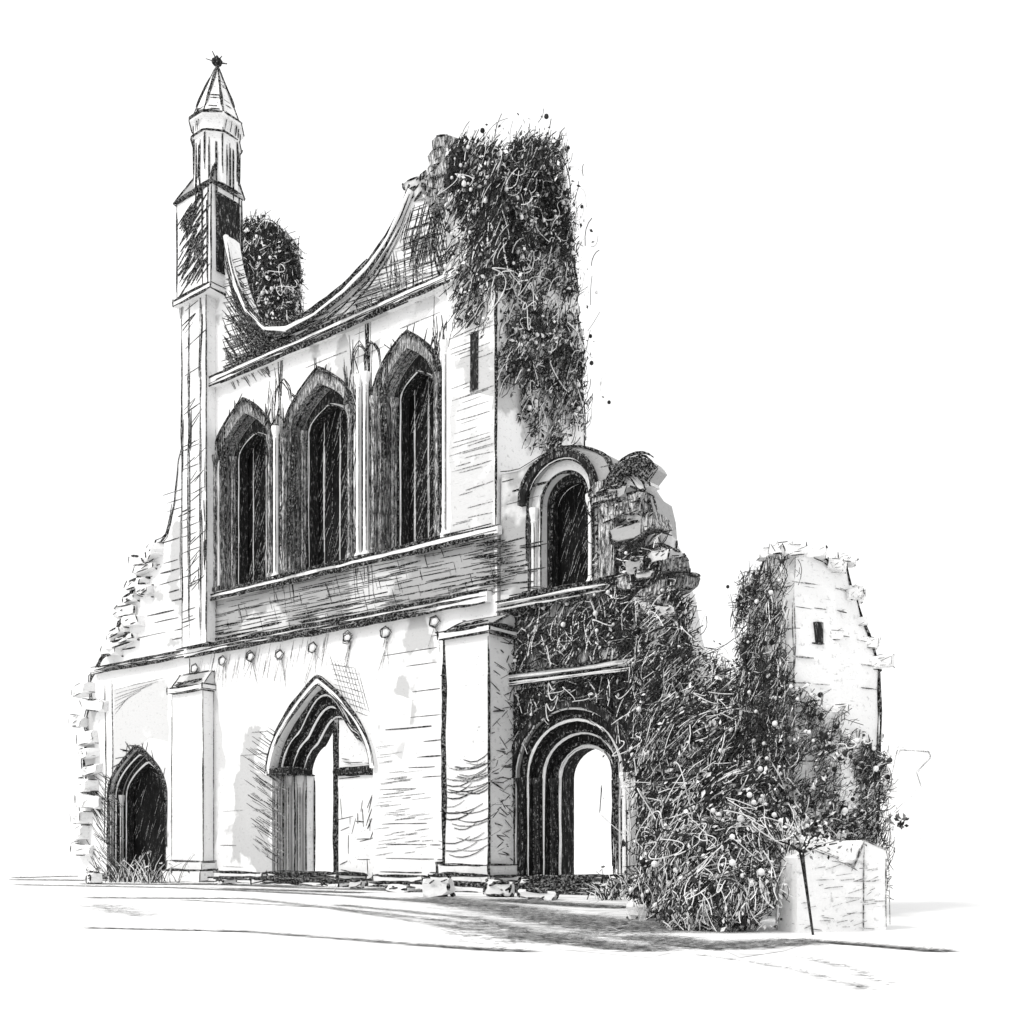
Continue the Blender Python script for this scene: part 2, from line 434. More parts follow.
# --- broken rose window rim
mb = MB()
inner = [(p[0] + .0, p[1] + .0) for p in arc[3:]]
off = []
for i, p in enumerate(inner):
    a = Vector(inner[max(0, i - 1)]); c = Vector(inner[min(len(inner) - 1, i + 1)]); t = (c - a).normalized()
    off.append((p[0] - t.y * -.55, p[1] + t.x * .55) if False else (p[0] + t.y * .0 + .0, p[1]))
rim_out = []
for i, p in enumerate(inner):
    a = Vector(inner[max(0, i - 1)]); c = Vector(inner[min(len(inner) - 1, i + 1)]); t = (c - a).normalized()
    n = Vector((-t.y, t.x))                        # pointing down into the wall for this direction of travel
    if n.y > 0 and abs(t.x) > .5: n = -n
    rim_out.append((p[0] + n.x * .0, p[1] + n.y * .55))
pts_up = [Vector((p[0], -.14, p[1])) for p in inner]
mb.tube(pts_up, [.11 + .03 * math.sin(i * 2.3) for i in range(len(pts_up))], 'clean_limestone', 8)
for o, w in ((.16, .07), (-.14, .06), (-.5, .04), (-.75, .025)):
    mb.stroke([Vector((p[0], -.2, p[1] + o)) for p in inner], w, .07, 3)
mb.build('rose_window_rim', abbey)

# --- left aisle wall with its stepped broken edge
left_edge = [(189, 450), (179, 452), (177, 480), (174, 505), (169, 530), (165, 541), (154, 545), (152, 562), (142, 568), (140, 580), (133, 584), (131, 598), (127, 604), (128, 618), (119, 622), (118, 634), (112, 640), (110, 652), (100, 660), (97, 671), (90, 676), (92, 700), (86, 716), (89, 740), (82, 756), (86, 785), (78, 800), (82, 830), (76, 850)]
le = rough([XZ(*p) for p in left_edge], .14, .55)
mb = MB()
lx0 = Xa(78)
mb.plate([(lx0, 0)] + ldoor + [(nx0, 0)] + le, [], 0, T, 'pale_limestone')
mb.stroke([Vector((p[0], -.02, p[1])) for p in le], .05, .1, 3)
courses(mb, Xa(112), nx0, zC + .3, Zk(189, 470), 0, .42, .75, .026, 'joint_hatch', .7, 2.2,
        lambda x, z: inside(le + [(nx0, 0)], x, z))
fs(mb, [(105, 685), (106, 770), (104, 850)], 0, .035, .05, 2); fs(mb, [(112, 680), (113, 760), (112, 790)], 0, .03, .04, 2, 'faint_joint_hatch')
for i in range(7): fs(mb, [(115, 690 + i * 4), (165 - i * 6, 678 + i * 3)], 0, .014, .03, 1, 'faint_joint_hatch')
grey_wash([(113, 690), (168, 678), (168, 742), (150, 738), (130, 752), (113, 772)], 'washed_limestone')
for i in range(90):                               # slanting hatch strokes round the small door
    a = R.uniform(86, 108); y = R.uniform(770, 865)
    fs(mb, [(a, y), (a + R.uniform(8, 20), y + R.uniform(10, 26))], 0, .016, .04, 1)
la = sub(mb.build('aisle_wall', abbey, 'low left aisle wall broken off in steps'))
mb = MB()                                         # loose edge blocks
for (x, y) in ((160, 553), (150, 570), (142, 585), (150, 592), (136, 600), (130, 612), (138, 622), (124, 634), (132, 640), (118, 650), (146, 563), (126, 645)):
    q = P(x, y, .1); mb.rock(q, R.uniform(.4, .8), .5, R.uniform(.14, .26), 'pale_limestone', .06)
for i in range(11):
    y = 690 + i * 16; q = P(92 + R.uniform(-6, 6) + (3 if i % 2 else -4) - i * .7, y, -.05); mb.rock(q, R.uniform(.5, .8), .4, R.uniform(.22, .34), 'clean_limestone', .026)
for t_ in mb.rocks: t_.build('loose_stone', la)

# --- right aisle wall
ax1 = Xa(704)
right_edge = [(704, 800), (700, 740), (692, 700), (684, 650), (676, 612), (672, 590), (664, 570), (662, 548), (654, 535), (652, 512), (648, 495), (640, 490), (632, 478), (620, 470), (610, 468), (606, 455), (592, 447), (578, 444), (560, 448), (530, 462), (500, 474)]
re_ = rough([XZ(*p) for p in right_edge], .10, .5)
mb = MB()
mb.plate([(.02, 0)] + rdoor + [(ax1, 0)] + re_, [rwin], .06, 1.3, 'weathered_limestone')
shade_zone = [XZ(503, 692, .05), XZ(640, 668, .05), XZ(640, 700, .05)]
zt2 = Zk(508, 690)
lo = [q for q in rounded(rdx0 - .24, rdx1 + .24, 0, rds, rda + .24)]
mb.plate([(.03, 0)] + lo + [(lo[-1][0] + .9, 0), (lo[-1][0] + .9, zt2), (.03, zt2)], [], .03, .058, 'shade_black_stone')  # near-black sheet puts shade round the doorway into colour
mb.plate([(.03, Zk(503, 672)), (Xa(600), Zk(503, 672)), (Xa(585), Zk(503, 625)), (.03, Zk(503, 625))], [], .03, .058, 'shade_streaked_limestone')  # streaked sheet paints hatched shade between the string courses
for a, c in (((512, 690), (560, 683)), ((517, 730), (518, 695)), ((519, 716), (538, 710)), ((540, 712), (537, 690)), ((532, 712), (531, 698)), ((506, 690), (508, 840)), ((548, 696), (562, 692))):
    mb.stroke([P(*a) - Vector((0, .0, 0)), P(*c)], .035, .02, 2, 'highlight_line')
mb.stroke([Vector((p[0], .03, p[1])) for p in re_], .045, .1, 3)
courses(mb, .1, Xa(690), zC + .1, Zk(560, 452), .06, .42, .55, .024, 'joint_hatch', .5, 1.8, lambda x, z: inside(re_ + [(0, 0)], x, z) and not inside(rwin, x, z))
for i in range(24):
    a = R.uniform(500, 530); y = R.uniform(540, 595); fs(mb, [(a, y), (a + R.uniform(8, 24), y - R.uniform(1, 5))], .06, .024, .03, 1)
for a, c in (((612, 488), (616, 570)), ((500, 610), (503, 690)), ((506, 690), (508, 800))):
    fs(mb, [a, c], .06, .05, .04, 3)
ra = sub(mb.build('aisle_wall', abbey, 'right aisle wall with painted-in shade and added creeper'))
mb = MB()
for i in range(34):
    t = R.random(); k = int(t * 9) + 4; a, c = right_edge[k], right_edge[min(k + 1, 20)]
    x = a[0] + (c[0] - a[0]) * R.random() - R.uniform(2, 26); y = a[1] + (c[1] - a[1]) * R.random() + R.uniform(4, 26)
    if 520 < x < 600 and y > 450 and y < 595: continue
    mb.rock(P(x, y, R.uniform(-.05, .25)), R.uniform(.25, .6), .4, R.uniform(.14, .3), R.choice(['shade_streaked_limestone', 'weathered_limestone']), .05)
for i in range(26):                               # toothing where the wall broke off
    mb.rock(P(R.uniform(640, 690), R.uniform(540, 680), R.uniform(-.1, .2)), R.uniform(.2, .5), .4, R.uniform(.12, .26), R.choice(['shade_streaked_limestone', 'weathered_limestone']), .055)
for t_ in mb.rocks: t_.build('loose_stone', ra)
mb = MB()                                         # springing of a lost arch on top of the broken end
hx = rounded(Xa(606), Xa(662), Zk(612, 530), Zk(612, 500), Zk(634, 458))
hi = rounded(Xa(617), Xa(652), Zk(612, 530), Zk(612, 502), Zk(634, 474))
ring(mb, rough(hx[3:17], .08, .3), hi[3:17], -.12, .5, 'weathered_limestone')
for p in (hx[2:18], hi[1:19], [(a[0] * .5 + b_[0] * .5, a[1] * .5 + b_[1] * .5) for a, b_ in zip(hx[4:16], hi[4:16])]): mb.stroke(on_y(p, -.15), .05, .10, 4)
for k in range(16):                               # voussoir joints
    a, b_ = hx[3 + k % 14], hi[3 + k % 14]; mb.stroke([Vector((a[0], -.15, a[1])), Vector((b_[0], -.15, b_[1]))], .04, .05, 2)
mb.plate([(p[0], p[1]) for p in hi[2:18]], [], .03, .5, 'washed_limestone')
for k in range(16):
    x = R.uniform(hi[2][0], hi[17][0] - .3); z = R.uniform(Zk(634, 520), Zk(634, 484)); mb.stroke([Vector((x, .01, z)), Vector((x + R.uniform(.1, .35), .01, z + R.uniform(-.4, .4)))], .035, .05, 1)
mb.build('broken_arch', abbey)

# --- string courses and cornice
def string(name, xa, xb, z, h, pr, w=.045, y=0.0, mat='pale_limestone', dark=False):
    mb = MB(); mb.box(xa, xb, y - pr, y, z - h / 2, z + h / 2, mat)
    for dz, k in ((h / 2, 1.0), (-h / 2, 1.25), (-h * .1, .5)):
        mb.stroke([Vector((xa, y - pr - .01, z + dz)), Vector((xb, y - pr - .01, z + dz))], w * k, .05, 3)
    if dark:
        for dz in (.05, -.12): mb.stroke([Vector((xa, y - pr - .06, z + dz)), Vector((xb, y - pr - .06, z + dz))], .03, .03, 2, 'highlight_line')
    return mb.build(name, abbey)
string('cornice', Xa(214), Xa(462), zA, .34, .3, .07)
string('string_course', nx0, Xa(502), zB, .26, .22, .055)
string('string_course', Xa(96), nx0 - .01, zC, .24, .22, .055)
string('string_course', nx0 + .01, Xa(492), zC, .34, .25, .07)
string('string_course', .2, Xa(612), Zk(500, 608), .36, .3, .06, .06, 'weathered_limestone', True)
string('string_course', .05, Xa(640), Zk(508, 681), .32, .28, .06, .06, 'weathered_limestone', True)

# --- lancet windows
def capital(mb, x, y, z, r, mat):
    mb.lathe(x, y, [(r, z - .28), (r * 1.25, z - .22), (r * 1.1, z - .16), (r * 1.6, z), (r * 1.75, z + .12), (r * 1.75, z + .2)], mat, 10)
def shaft(parent, x, y, z0, z1, r, mat='clean_limestone', ink=True):
    mb = MB()
    mb.lathe(x, y, [(r * 1.7, z0), (r * 1.7, z0 + .12), (r * 1.15, z0 + .2), (r, z0 + .28), (r, z1 - .28)], mat, 10)
    capital(mb, x, y, z1 - .2, r, mat)
    if ink:
        for q in (-.75, .8):
            mb.stroke([Vector((x + r * math.sin(q), y - r * math.cos(q), z0 + .1)), Vector((x + r * math.sin(q), y - r * math.cos(q), z1 - .2))], .022, .02, 2)
    mb.build('shaft', parent)
WIN_LABEL = ['leftmost lancet with a dark shade panel', 'middle lancet with a dark shade panel', 'right lancet with a dark shade panel']
for i, (a, c) in enumerate(LAN):
    mb = MB()
    o1 = pointed(a, c, zsl, zsp, zap); i1 = pointed(a + .38, c - .38, zsl, zsp, zap - .55)
    i2 = pointed(a + .72, c - .72, zsl, zsp, zap - 1.1)
    ring(mb, o1, i1, .06, .65, 'shade_streaked_limestone'); ring(mb, i1, i2, .66, 1.1, 'shade_black_stone')
    for p, y, w, m_ in ((o1, -.02, .05, 'joint_hatch'), (i1, .28, .05, 'joint_hatch'), (i2, .64, .024, 'highlight_line'),
                        ([(q[0] - .12, q[1]) for q in i2], .64, .05, 'joint_hatch')):
        mb.stroke(on_y(p, y), w, .04, 2, m_)
    for k in range(60):                           # hatch strokes drawing shade on the jambs and head
        x = a + R.uniform(-.35, .7); z = R.uniform(zsl, zap)
        mb.stroke([Vector((x, .04 if x > a else -.01, z)), Vector((x + R.uniform(-.1, .1), .04 if x > a else -.01, z + R.uniform(.8, 3)))], .026, .05, 1)
    for k in range(50):
        x = c + R.uniform(-.4, .4); z = R.uniform(zsl, zap - .5)
        mb.stroke([Vector((x, -.01, z)), Vector((x + R.uniform(-.3, .3), -.01, z + R.uniform(.4, 1.4)))], .018, .05, 1)
    for k in range(10):                           # dark strokes round the head
        t = R.uniform(.15, .9); xx = a + (c - a) * t; zz = zsp + (zap - zsp) * (1 - abs(2 * t - 1)) ** .6
        mb.stroke([Vector((xx, -.01, zz + R.uniform(-.4, .1))), Vector((xx - R.uniform(-.3, .5), -.01, zz + R.uniform(.1, .4)))], .03, .05, 1)
    win = sub(mb.build('lancet_window', abbey, WIN_LABEL[i]))
    bd = MB(); bd.plate(pointed(a + .6, c - .6, zsl, zsp, zap - .9), [], 1.15, 1.22, 'opening_shade')  # dark panel painted as the shade inside the lancet
    for k in range(5):
        x = a + .8 + (c - a - 1.6) * (k + .5) / 5
        bd.stroke([Vector((x, 1.13, zsl)), Vector((x, 1.13, zsp + .6))], .022, .03, 2, 'highlight_line' if k % 2 == 0 else 'joint_hatch')
    for k in range(120):
        x = R.uniform(a + .7, c - .9); z = R.uniform(zsl, zsp + .5)
        bd.stroke([Vector((x, 1.13, z)), Vector((x + .3, 1.13, z + R.uniform(.4, .9)))], .014, .03, 1, 'faint_joint_hatch' if k % 3 else 'joint_hatch')
    bd.build('shade_panel', win)
    shaft(win, a + .12, -.02, zsl, zsp, .10, 'shade_streaked_limestone'); shaft(win, a + .55, .52, zsl, zsp, .10, 'shade_streaked_limestone')
    shaft(win, c - .12, -.02, zsl, zsp, .10, 'shade_streaked_limestone')
    sl = MB(); sl.box(a + .01, c - .01, -.1, 1.1, zsl - .2, zsl - .003, 'pale_limestone', 0, .03); sl.build('sill', win)
# wall shafts flanking the lancets
for x in (Xa(278), Xa(361), Xa(368), Xa(447), Xa(206)):
    shaft(nave, x, -.1, zB + .14, zsp + (.9 if x > Xa(360) else .2), .10)

# --- central trefoil doorway
mb = MB()
hood = pointed(cdx0 - .22, cdx1 + .22, cds, cds, cda + .3); ring(mb, hood, pointed(cdx0, cdx1, cds, cds, cda), -.16, .0, 'clean_limestone')
mb.stroke(on_y(hood, -.17), .045, .06, 3); mb.stroke(on_y(cdoor[1:-1], -.14), .05, .05, 2)
t1 = trefoil(cdx0 + .28, cdx1 - .28, 0, cds, cda - .35); t2 = trefoil(cdx0 + .58, cdx1 - .5, 0, cds, cda - .75); t3 = trefoil(cdx0 + .88, cdx1 - .72, 0, cds, cda - 1.1)
def head(p, zmin): return [q for q in p if q[1] >= zmin]
ring(mb, head(cdoor, cds), head(t1, cds), .25, .5, 'shade_black_stone'); ring(mb, head(t1, cds), head(t2, cds), .5, .8, 'shade_black_stone')
ring(mb, head(t2, cds), head(t3, cds), .8, 1.2, 'shade_black_stone')
for p, y in ((t1, .23), (t2, .48), (t3, .78)):
    mb.stroke(on_y(head(p, cds), y), .04, .03, 2, 'highlight_line'); mb.stroke(on_y([(q[0] - .1, q[1] + .1) for q in head(p, cds)], y), .06, .04, 2)
for k, (x0, x1, y0, y1) in enumerate(((cdx0, cdx0 + .28, .3, .6), (cdx0 + .28, cdx0 + .58, .6, .9), (cdx0 + .58, cdx0 + .88, .9, 1.3))):
    mb.box(x0, x1, y0, y1, 0, cds, 'clean_limestone', 0, .045)
mb.box(cdx0 - .1, cdx0 + 1.0, -.12, 1.1, cds - .02, cds + .2, 'shade_black_stone', .03, .06)
for k in range(46):                               # short slanting strokes beside the jamb
    q = R.uniform(252, 276); y = R.uniform(745, 850); fs(mb, [(q, y), (q + R.uniform(8, 20), y + R.uniform(4, 16))], 0, .013, .03, 1, 'faint_joint_hatch')
for k in range(9):
    fs(mb, [(330 + k * 3.6, 655 + k * 2), (346 + k * 3, 706 + k)], 0, .012, .02, 1, 'faint_joint_hatch'); fs(mb, [(330 + k, 664 + k * 5), (356 + k * 1.6, 668 + k * 6)], 0, .012, .02, 1, 'faint_joint_hatch')
cd_ = sub(mb.build('doorway', abbey, 'central trefoil-headed doorway half walled up'))
for x, y in ((cdx0 + .13, .16), (cdx0 + .42, .46), (cdx0 + .72, .76)): shaft(cd_, x, y, .2, cds, .09, 'weathered_limestone')
mb = MB()
px = P(338, 850, 1.0).x
mb.box(px + .25, cdx1 - .01, .75, 1.3, 0, cds - .1, 'clean_limestone', 0, .05)
mb.box(px + .25, cdx1 - .3, .8, 1.25, cds - .099, cda - 1.2, 'pale_limestone', 0, .03)
for k in range(16):
    x = R.uniform(px + .3, cdx1 - .9); z = R.uniform(.2, cds + .6); mb.stroke([Vector((x, .74, z)), Vector((x + R.uniform(.3, 1.0), .74, z + R.uniform(-.1, .15)))], .022, .04, 1)
for k in range(14):
    x = R.uniform(px + .3, cdx1 - .9); z = R.uniform(.2, cds - .9); mb.stroke([Vector((x, .74, z)), Vector((x + R.uniform(-.1, .3), .74, z + R.uniform(.3, .7)))], .022, .04, 1)
mb.build('blocking_masonry', cd_)
mb = MB(); mb.box(px, px + .24, .8, 1.2, 0, cda - 1.15, 'weathered_limestone', 0, .05)
mb.stroke([Vector((px + .1, .78, 0)), Vector((px + .12, .78, cda - 1.2))], .07, .03, 3); mb.build('door_post', cd_)
mb = MB(); mb.box(px + .2, cdx1 - .1, .6, .9, cds - .05, cds + .14, 'shade_black_stone', .02, .05); mb.build('impost', cd_)

# --- left doorway
mb = MB()
l1 = pointed(ldx0 + .25, ldx1 - .25, 0, lds, lda - .3); l2 = pointed(ldx0 + .5, ldx1 - .5, 0, lds, lda - .65)
ring(mb, ldoor, l1, .25, .55, 'shade_black_stone'); ring(mb, l1, l2, .6, .95, 'shade_black_stone')
mb.stroke(on_y(ldoor, -.02), .07, .07, 3); mb.stroke(on_y(l1, .23), .04, .03, 2, 'highlight_line'); mb.stroke(on_y(l2, .58), .04, .03, 2, 'highlight_line')
mb.stroke(on_y([(q[0] - .12, q[1] + .1) for q in l1], .22), .06, .04, 2)
for k in range(50):
    t = R.random(); q = ldoor[1 + int(t * 18)]; p0 = Vector((q[0], -.02, R.uniform(.2, q[1]) if t < .3 else q[1]))
    mb.stroke([p0, p0 + Vector((R.uniform(-.9, .2), 0, R.uniform(-.3, .6)))], .022, .05, 1)
ld_ = sub(mb.build('doorway', abbey, 'small pointed doorway black inside'))
bd = MB(); bd.plate(pointed(ldx0 + .4, ldx1 - .4, 0, lds, lda - .5), [], 1.0, 1.08, 'opening_shade')  # dark panel painted as the shade inside the doorway
for k in range(60):
    x = R.uniform(ldx0 + .4, ldx1 - .6); z = R.uniform(.2, lds + .3); bd.stroke([Vector((x, .98, z)), Vector((x + .25, .98, z + R.uniform(.3, .7)))], .014, .03, 1, 'faint_joint_hatch')
bd.build('shade_panel', ld_)
for x, y in ((ldx0 + .12, .12), (ldx0 + .38, .44)): shaft(ld_, x, y, .05, lds, .08, 'weathered_limestone')

# --- right doorway, round headed and open
mb = MB()
rr = [rounded(rdx0 + k * .34, rdx1 - k * .34, 0, rds, rda - k * .36) for k in range(4)]
ring(mb, rr[0], rr[1], .22, .6, 'shade_black_stone'); ring(mb, rr[1], rr[2], .6, 1.0, 'shade_black_stone'); ring(mb, rr[2], rr[3], 1.0, 1.7, 'shade_black_stone')
hood = rounded(rdx0 - .22, rdx1 + .22, rds, rds, rda + .22); ring(mb, hood, rounded(rdx0, rdx1, rds, rds, rda), -.1, .06, 'shade_black_stone')
mb.stroke(on_y(hood, -.11), .04, .04, 2); mb.stroke(on_y(rr[0], .03), .05, .03, 2, 'highlight_line')
for k in (1, 2, 3):
    y = (.2, .58, .98)[k - 1]; mb.stroke(on_y(rr[k], y), .045, .03, 2, 'highlight_line'); mb.stroke(on_y([(q[0] - .14, q[1] + .12) for q in rr[k]], y), .05, .04, 2)
rd_ = sub(mb.build('doorway', abbey, 'round-headed open doorway of dark orders'))
for x, y in ((rdx0 + .16, .12), (rdx0 + .50, .46), (rdx0 + .84, .86)): shaft(rd_, x, y, .1, rds, .10, 'shade_black_stone')
for x, y in ((rdx1 - .16, .12), (rdx1 - .50, .46)): shaft(rd_, x, y, .1, rds, .11, 'clean_limestone')

# --- round-headed window over it
mb = MB()
w1 = rounded(rwx0 + .3, rwx1 - .3, rwb, rws, rwa - .3); w2 = rounded(rwx0 + .44, rwx1 - .44, rwb, rws, rwa - .52)
ring(mb, rwin, w1, .25, .6, 'clean_limestone'); ring(mb, w1, w2, .62, 1.0, 'shade_black_stone')
hood = rounded(rwx0 - .25, rwx1 + .2, rws, rws, rwa + .22); ring(mb, hood, rounded(rwx0, rwx1, rws, rws, rwa), -.12, .06, 'shade_black_stone')
for p, y, m_ in ((hood, -.14, 'joint_hatch'), (rwin, .02, 'joint_hatch'), (w1, .28, 'joint_hatch'), (w2, .63, 'joint_hatch'), (rwin[3:-1], -.0, 'highlight_line')):
    mb.stroke(on_y(p, y), .05 if m_ == 'joint_hatch' else .035, .04, 2, m_)
rw_ = sub(mb.build('window', abbey, 'round-headed window opening black inside'))
bd = MB(); bd.plate(rounded(rwx0 + .4, rwx1 - .4, rwb, rws, rwa - .5), [], 1.05, 1.12, 'opening_shade')  # dark panel painted as the shade inside the window
for k in range(50):
    x = R.uniform(rwx0 + .5, rwx1 - .7); z = R.uniform(rwb, rws + .6); bd.stroke([Vector((x, 1.03, z)), Vector((x + .2, 1.03, z + R.uniform(.3, .6)))], .012, .03, 1, 'faint_joint_hatch')
bd.build('shade_panel', rw_)
shaft(rw_, rwx0 + .14, .16, rwb, rws - .1, .09); shaft(rw_, rwx1 - .14, .16, rwb, rws - .1, .1)
sl = MB(); sl.box(rwx0 - .1, rwx1 + .1, -.2, 1.0, rwb - .3, rwb - .003, 'weathered_limestone', .02, .05); sl.build('sill', rw_)

# --- buttresses
def buttress(pa, pb, y0, ztop, cap, lab, mat='clean_limestone', zb=0.0, ink=.05, extra=None):
    xa, xb = Xa(pa, y0), Xa(pb, y0)
    mb = MB(); mb.box(xa, xb, y0, -.003, zb, ztop, mat, 0, ink)
    if extra: extra(mb, xa, xb)
    o = sub(mb.build('buttress', abbey, lab))
    c = MB(); c.box(xa - .14, xb + .14, y0 - .14, -.004, ztop + .003, ztop + .22, mat, 0, ink * 1.2)
    c.box(xa - .05, xb + .05, y0, -.005, ztop + .223, ztop + .22 + cap, 'weathered_limestone', 0, ink, top=-y0 * .8)
    for k in range(10): c.stroke([Vector((R.uniform(xa, xb - .3), y0 - .1, ztop + .3)), Vector((R.uniform(xa + .2, xb), y0 + .1, ztop + cap * .8))], .035, .04, 1)
    c.build('weathering_cap', o)
    p = MB()
    if zb == 0 and y0 < -1:
        p.box(xa - .75, xb + .7, y0 - .8, -.007, 0, .22, mat, .03, ink * 1.4)
    p.box(xa - .3, xb + .3, y0 - .35, -.006, zb + (.223 if y0 < -1 else 0), zb + .45, mat, .02, ink * 1.3)
    p.box(xa - .14, xb + .14, y0 - .16, -.006, zb + .453, zb + .8, mat, .02, ink)
    if zb == 0: p.build('plinth', o)
    return xa, xb, o
buttress(172, 203, -.5, Zk(172, 694, -.5), .55, 'slim pale buttress left of the central doorway', ink=.035)
def corner_strokes(bs, bx0, bx1):  # many short strokes darken the right side face
    for k in range(130):
        y = R.uniform(-1.15, -.05); z = R.uniform(.6, Zk(444, 640, -1.2)); bs.stroke([Vector((bx1 + .01, y, z)), Vector((bx1 + .01, min(-.02, y + R.uniform(.1, .6)), z + R.uniform(-.3, .3)))], .022, .04, 1)
    for k in range(30):
        z = R.uniform(.9, Zk(444, 760, -1.2)); x = R.uniform(bx0 - .2, bx1 - .9); l = R.uniform(.9, 1.7); bs.stroke([Vector((x + l * t / 6, -1.22, z - .16 * (1 - (t / 3 - 1) ** 2) + .03 * t)) for t in range(7)], .02, .03, 1, 'faint_joint_hatch' if k % 2 else 'joint_hatch')
    bs.stroke([Vector((bx0, -1.22, 0)), Vector((bx0, -1.22, Zk(444, 640, -1.2)))], .09, .04, 3)
buttress(444, 489, -1.2, Zk(444, 640, -1.2), .5, 'deep buttress at the nave corner', ink=.05, extra=corner_strokes)
buttress(598, 614, -.35, Zk(598, 505, -.35), .5, 'stub of buttress beside the round-headed window', 'shade_streaked_limestone', Zk(598, 578, -.35), .04)

# --- corner stump, the nave clerestory's broken end
side_px = [(498, 150), (508, 152), (522, 146), (538, 141), (552, 146), (562, 156), (567, 178), (569, 220), (574, 270), (579, 330), (582, 400), (584, 480)]
sp = [PX(x, y, .03) for x, y in side_px]
yz = [(-.12, 0)] + [(-.12, sp[0].z)] + [(max(-.11, p.y), p.z) for p in sp[1:]] + [(sp[-1].y + .05, 0)]
mb = MB(); sx0 = Xa(447, -.12)
zlow = zB + .14
yz2 = [(-.12, zlow)] + rough(yz[1:-1], .10, .5) + [(yz[-1][0], zlow)]
mb.plate(yz2, [], sx0, .03, 'pale_limestone', 'x')
mb.stroke([Vector((.03, -.13, zlow)), Vector((.03, -.13, sp[0].z))], .05, .05, 3)
mb.stroke([Vector((.05, p[0], p[1])) for p in yz2[1:-1]], .05, .08, 2)
zt = sp[0].z
for i in range(20):
    z = R.uniform(zB + 1, zA + 2); mb.stroke([Vector((R.uniform(sx0 + .1, -1), -.13, z)), Vector((-.1, -.13, z + R.uniform(-.05, .05)))], .018, .03, 1, 'faint_joint_hatch')
grey_wash([(456, 372), (474, 392), (496, 398), (496, 526), (452, 536), (452, 420)], 'washed_limestone', .1, .003, -.12)
for i in range(26):
    x = R.uniform(sx0 + .1, -1); z = R.uniform(zB + .4, zA); mb.stroke([Vector((x, -.13, z)), Vector((x + R.uniform(.5, 1.6), -.13, z))], .016, .03, 1, 'faint_joint_hatch')
stump = sub(mb.build('corner_stump', abbey, 'tall broken corner of the nave'))
mb = MB()
for i in range(12):
    mb.rock(Vector((R.uniform(sx0 - .1, sx0 + .8), R.uniform(0, 3.2), zt + R.uniform(-.4, .25))), R.uniform(.3, .6), R.uniform(.3, .5), R.uniform(.15, .35), 'shade_streaked_limestone', .05)
for (x, y) in ((447, 165), (443, 178), (449, 190), (446, 205), (450, 152), (443, 186)):
    mb.rock(P(x, y, .2), .45, .5, .3, 'shade_streaked_limestone', .05)
for t_ in mb.rocks: t_.build('loose_stone', stump)
mb = MB(); q = P(474, 362, -.14); mb.box(q.x - .14, q.x + .14, -.16, -.13, q.z - .9, q.z + .9, 'shade_black_stone', .02, .02); mb.build('slit_window', stump)

# --- pinnacle turret on the left nave corner
tur = MB(); y0 = -.45
xa, xb = Xa(182, y0), Xa(206, y0)
zbox0, zbox1 = Zk(178, 301, -.6), Zk(178, 203, -.6)
tur.box(xa, xb, y0, .7, zC + .2, zbox0, 'clean_limestone', 0, .055)
for x in (xa + .5, xb - .35): tur.stroke([Vector((x, y0 - .01, zC + .3)), Vector((x, y0 - .01, zbox0))], .03, .05, 2, 'faint_joint_hatch')
for k in range(34):
    z = R.uniform(zB, zbox0); x = R.uniform(xa - .05, xb - .7); tur.stroke([Vector((x, y0 - .01, z)), Vector((x + R.uniform(.4, 1.1), y0 - .01, z + R.uniform(.1, .5)))], .022, .04, 1)
for k in range(16):
    z = R.uniform(zC + .5, zB + 8); tur.stroke([Vector((xa, y0 - .01, z)), Vector((xa + R.uniform(.5, 1.2), y0 - .01, z + .05))], .022, .05, 1)
for k in range(70):
    z = R.uniform(zB - 2, zbox0); x = R.choice([xa, xa + .5, xb - .35, xb]) + R.uniform(-.1, .1)
    tur.stroke([Vector((x, y0 - .012, z)), Vector((x + R.uniform(-.08, .08), y0 - .012, z + R.uniform(.8, 2.4)))], .024, .05, 1)
tw = sub(tur.build('pinnacle_turret', abbey, 'slender turret with a stone spire'))
b2 = MB(); bxa, bxb = Xa(177, -.6), Xa(211, -.6)
b2.box(bxa, bxb, -.6, .85, zbox0, zbox1, 'clean_limestone', 0, .07)
b2.box(bxb + .003, bxb + .05, -.35, .7, zbox0 + .6, zbox1 - .3, 'shade_black_stone', 0, .05)  # dark sheet puts the right face's shade into colour
b2.box(bxa - .12, bxb + .12, -.72, .95, zbox0 - .22, zbox0 - .003, 'clean_limestone', 0, .06)
for k in range(110):                               # slanting hatch strokes on the panel
    z = R.uniform(zbox0 + .1, zbox1 - .5); x = R.uniform(bxa + .05, bxb - .9)
    b2.stroke([Vector((x, -.615, z)), Vector((x + R.uniform(.4, .95), -.615, z + R.uniform(.25, .6)))], .035, .03, 1)
for x in (bxb - .55, bxb - .2): b2.stroke([Vector((x, -.615, zbox0)), Vector((x, -.615, zbox1))], .045, .03, 2)
b2.build('niche_panel', tw)
cxs = Xa(217, .12); cys = .12; z1 = Zk(217, 184, .12); z2 = Zk(217, 119, -.7); z3 = Zk(217, 106, -.7); z4 = Zk(217, 66, .12)
cp = MB()                                         # sloping shoulder from square to octagon
rr_ = .9
c = [Vector(p) for p in ((bxa - .1, -.68, zbox1 + .003), (bxb + .1, -.68, zbox1 + .003), (bxb + .1, .9, zbox1 + .003), (bxa - .1, .9, zbox1 + .003),
     (cxs - rr_ * .62, cys - rr_ * .62, z1 + .3), (cxs + rr_ * .62, cys - rr_ * .62, z1 + .3), (cxs + rr_ * .62, cys + rr_ * .62, z1 + .3), (cxs - rr_ * .62, cys + rr_ * .62, z1 + .3))]
cp.hexa(c, 'weathered_limestone')
for i, j in ((0, 1), (1, 2), (0, 4), (1, 5), (4, 5), (5, 6), (2, 6), (3, 7), (0, 3)): cp.stroke([c[i], c[j]], .06, .05, 3)
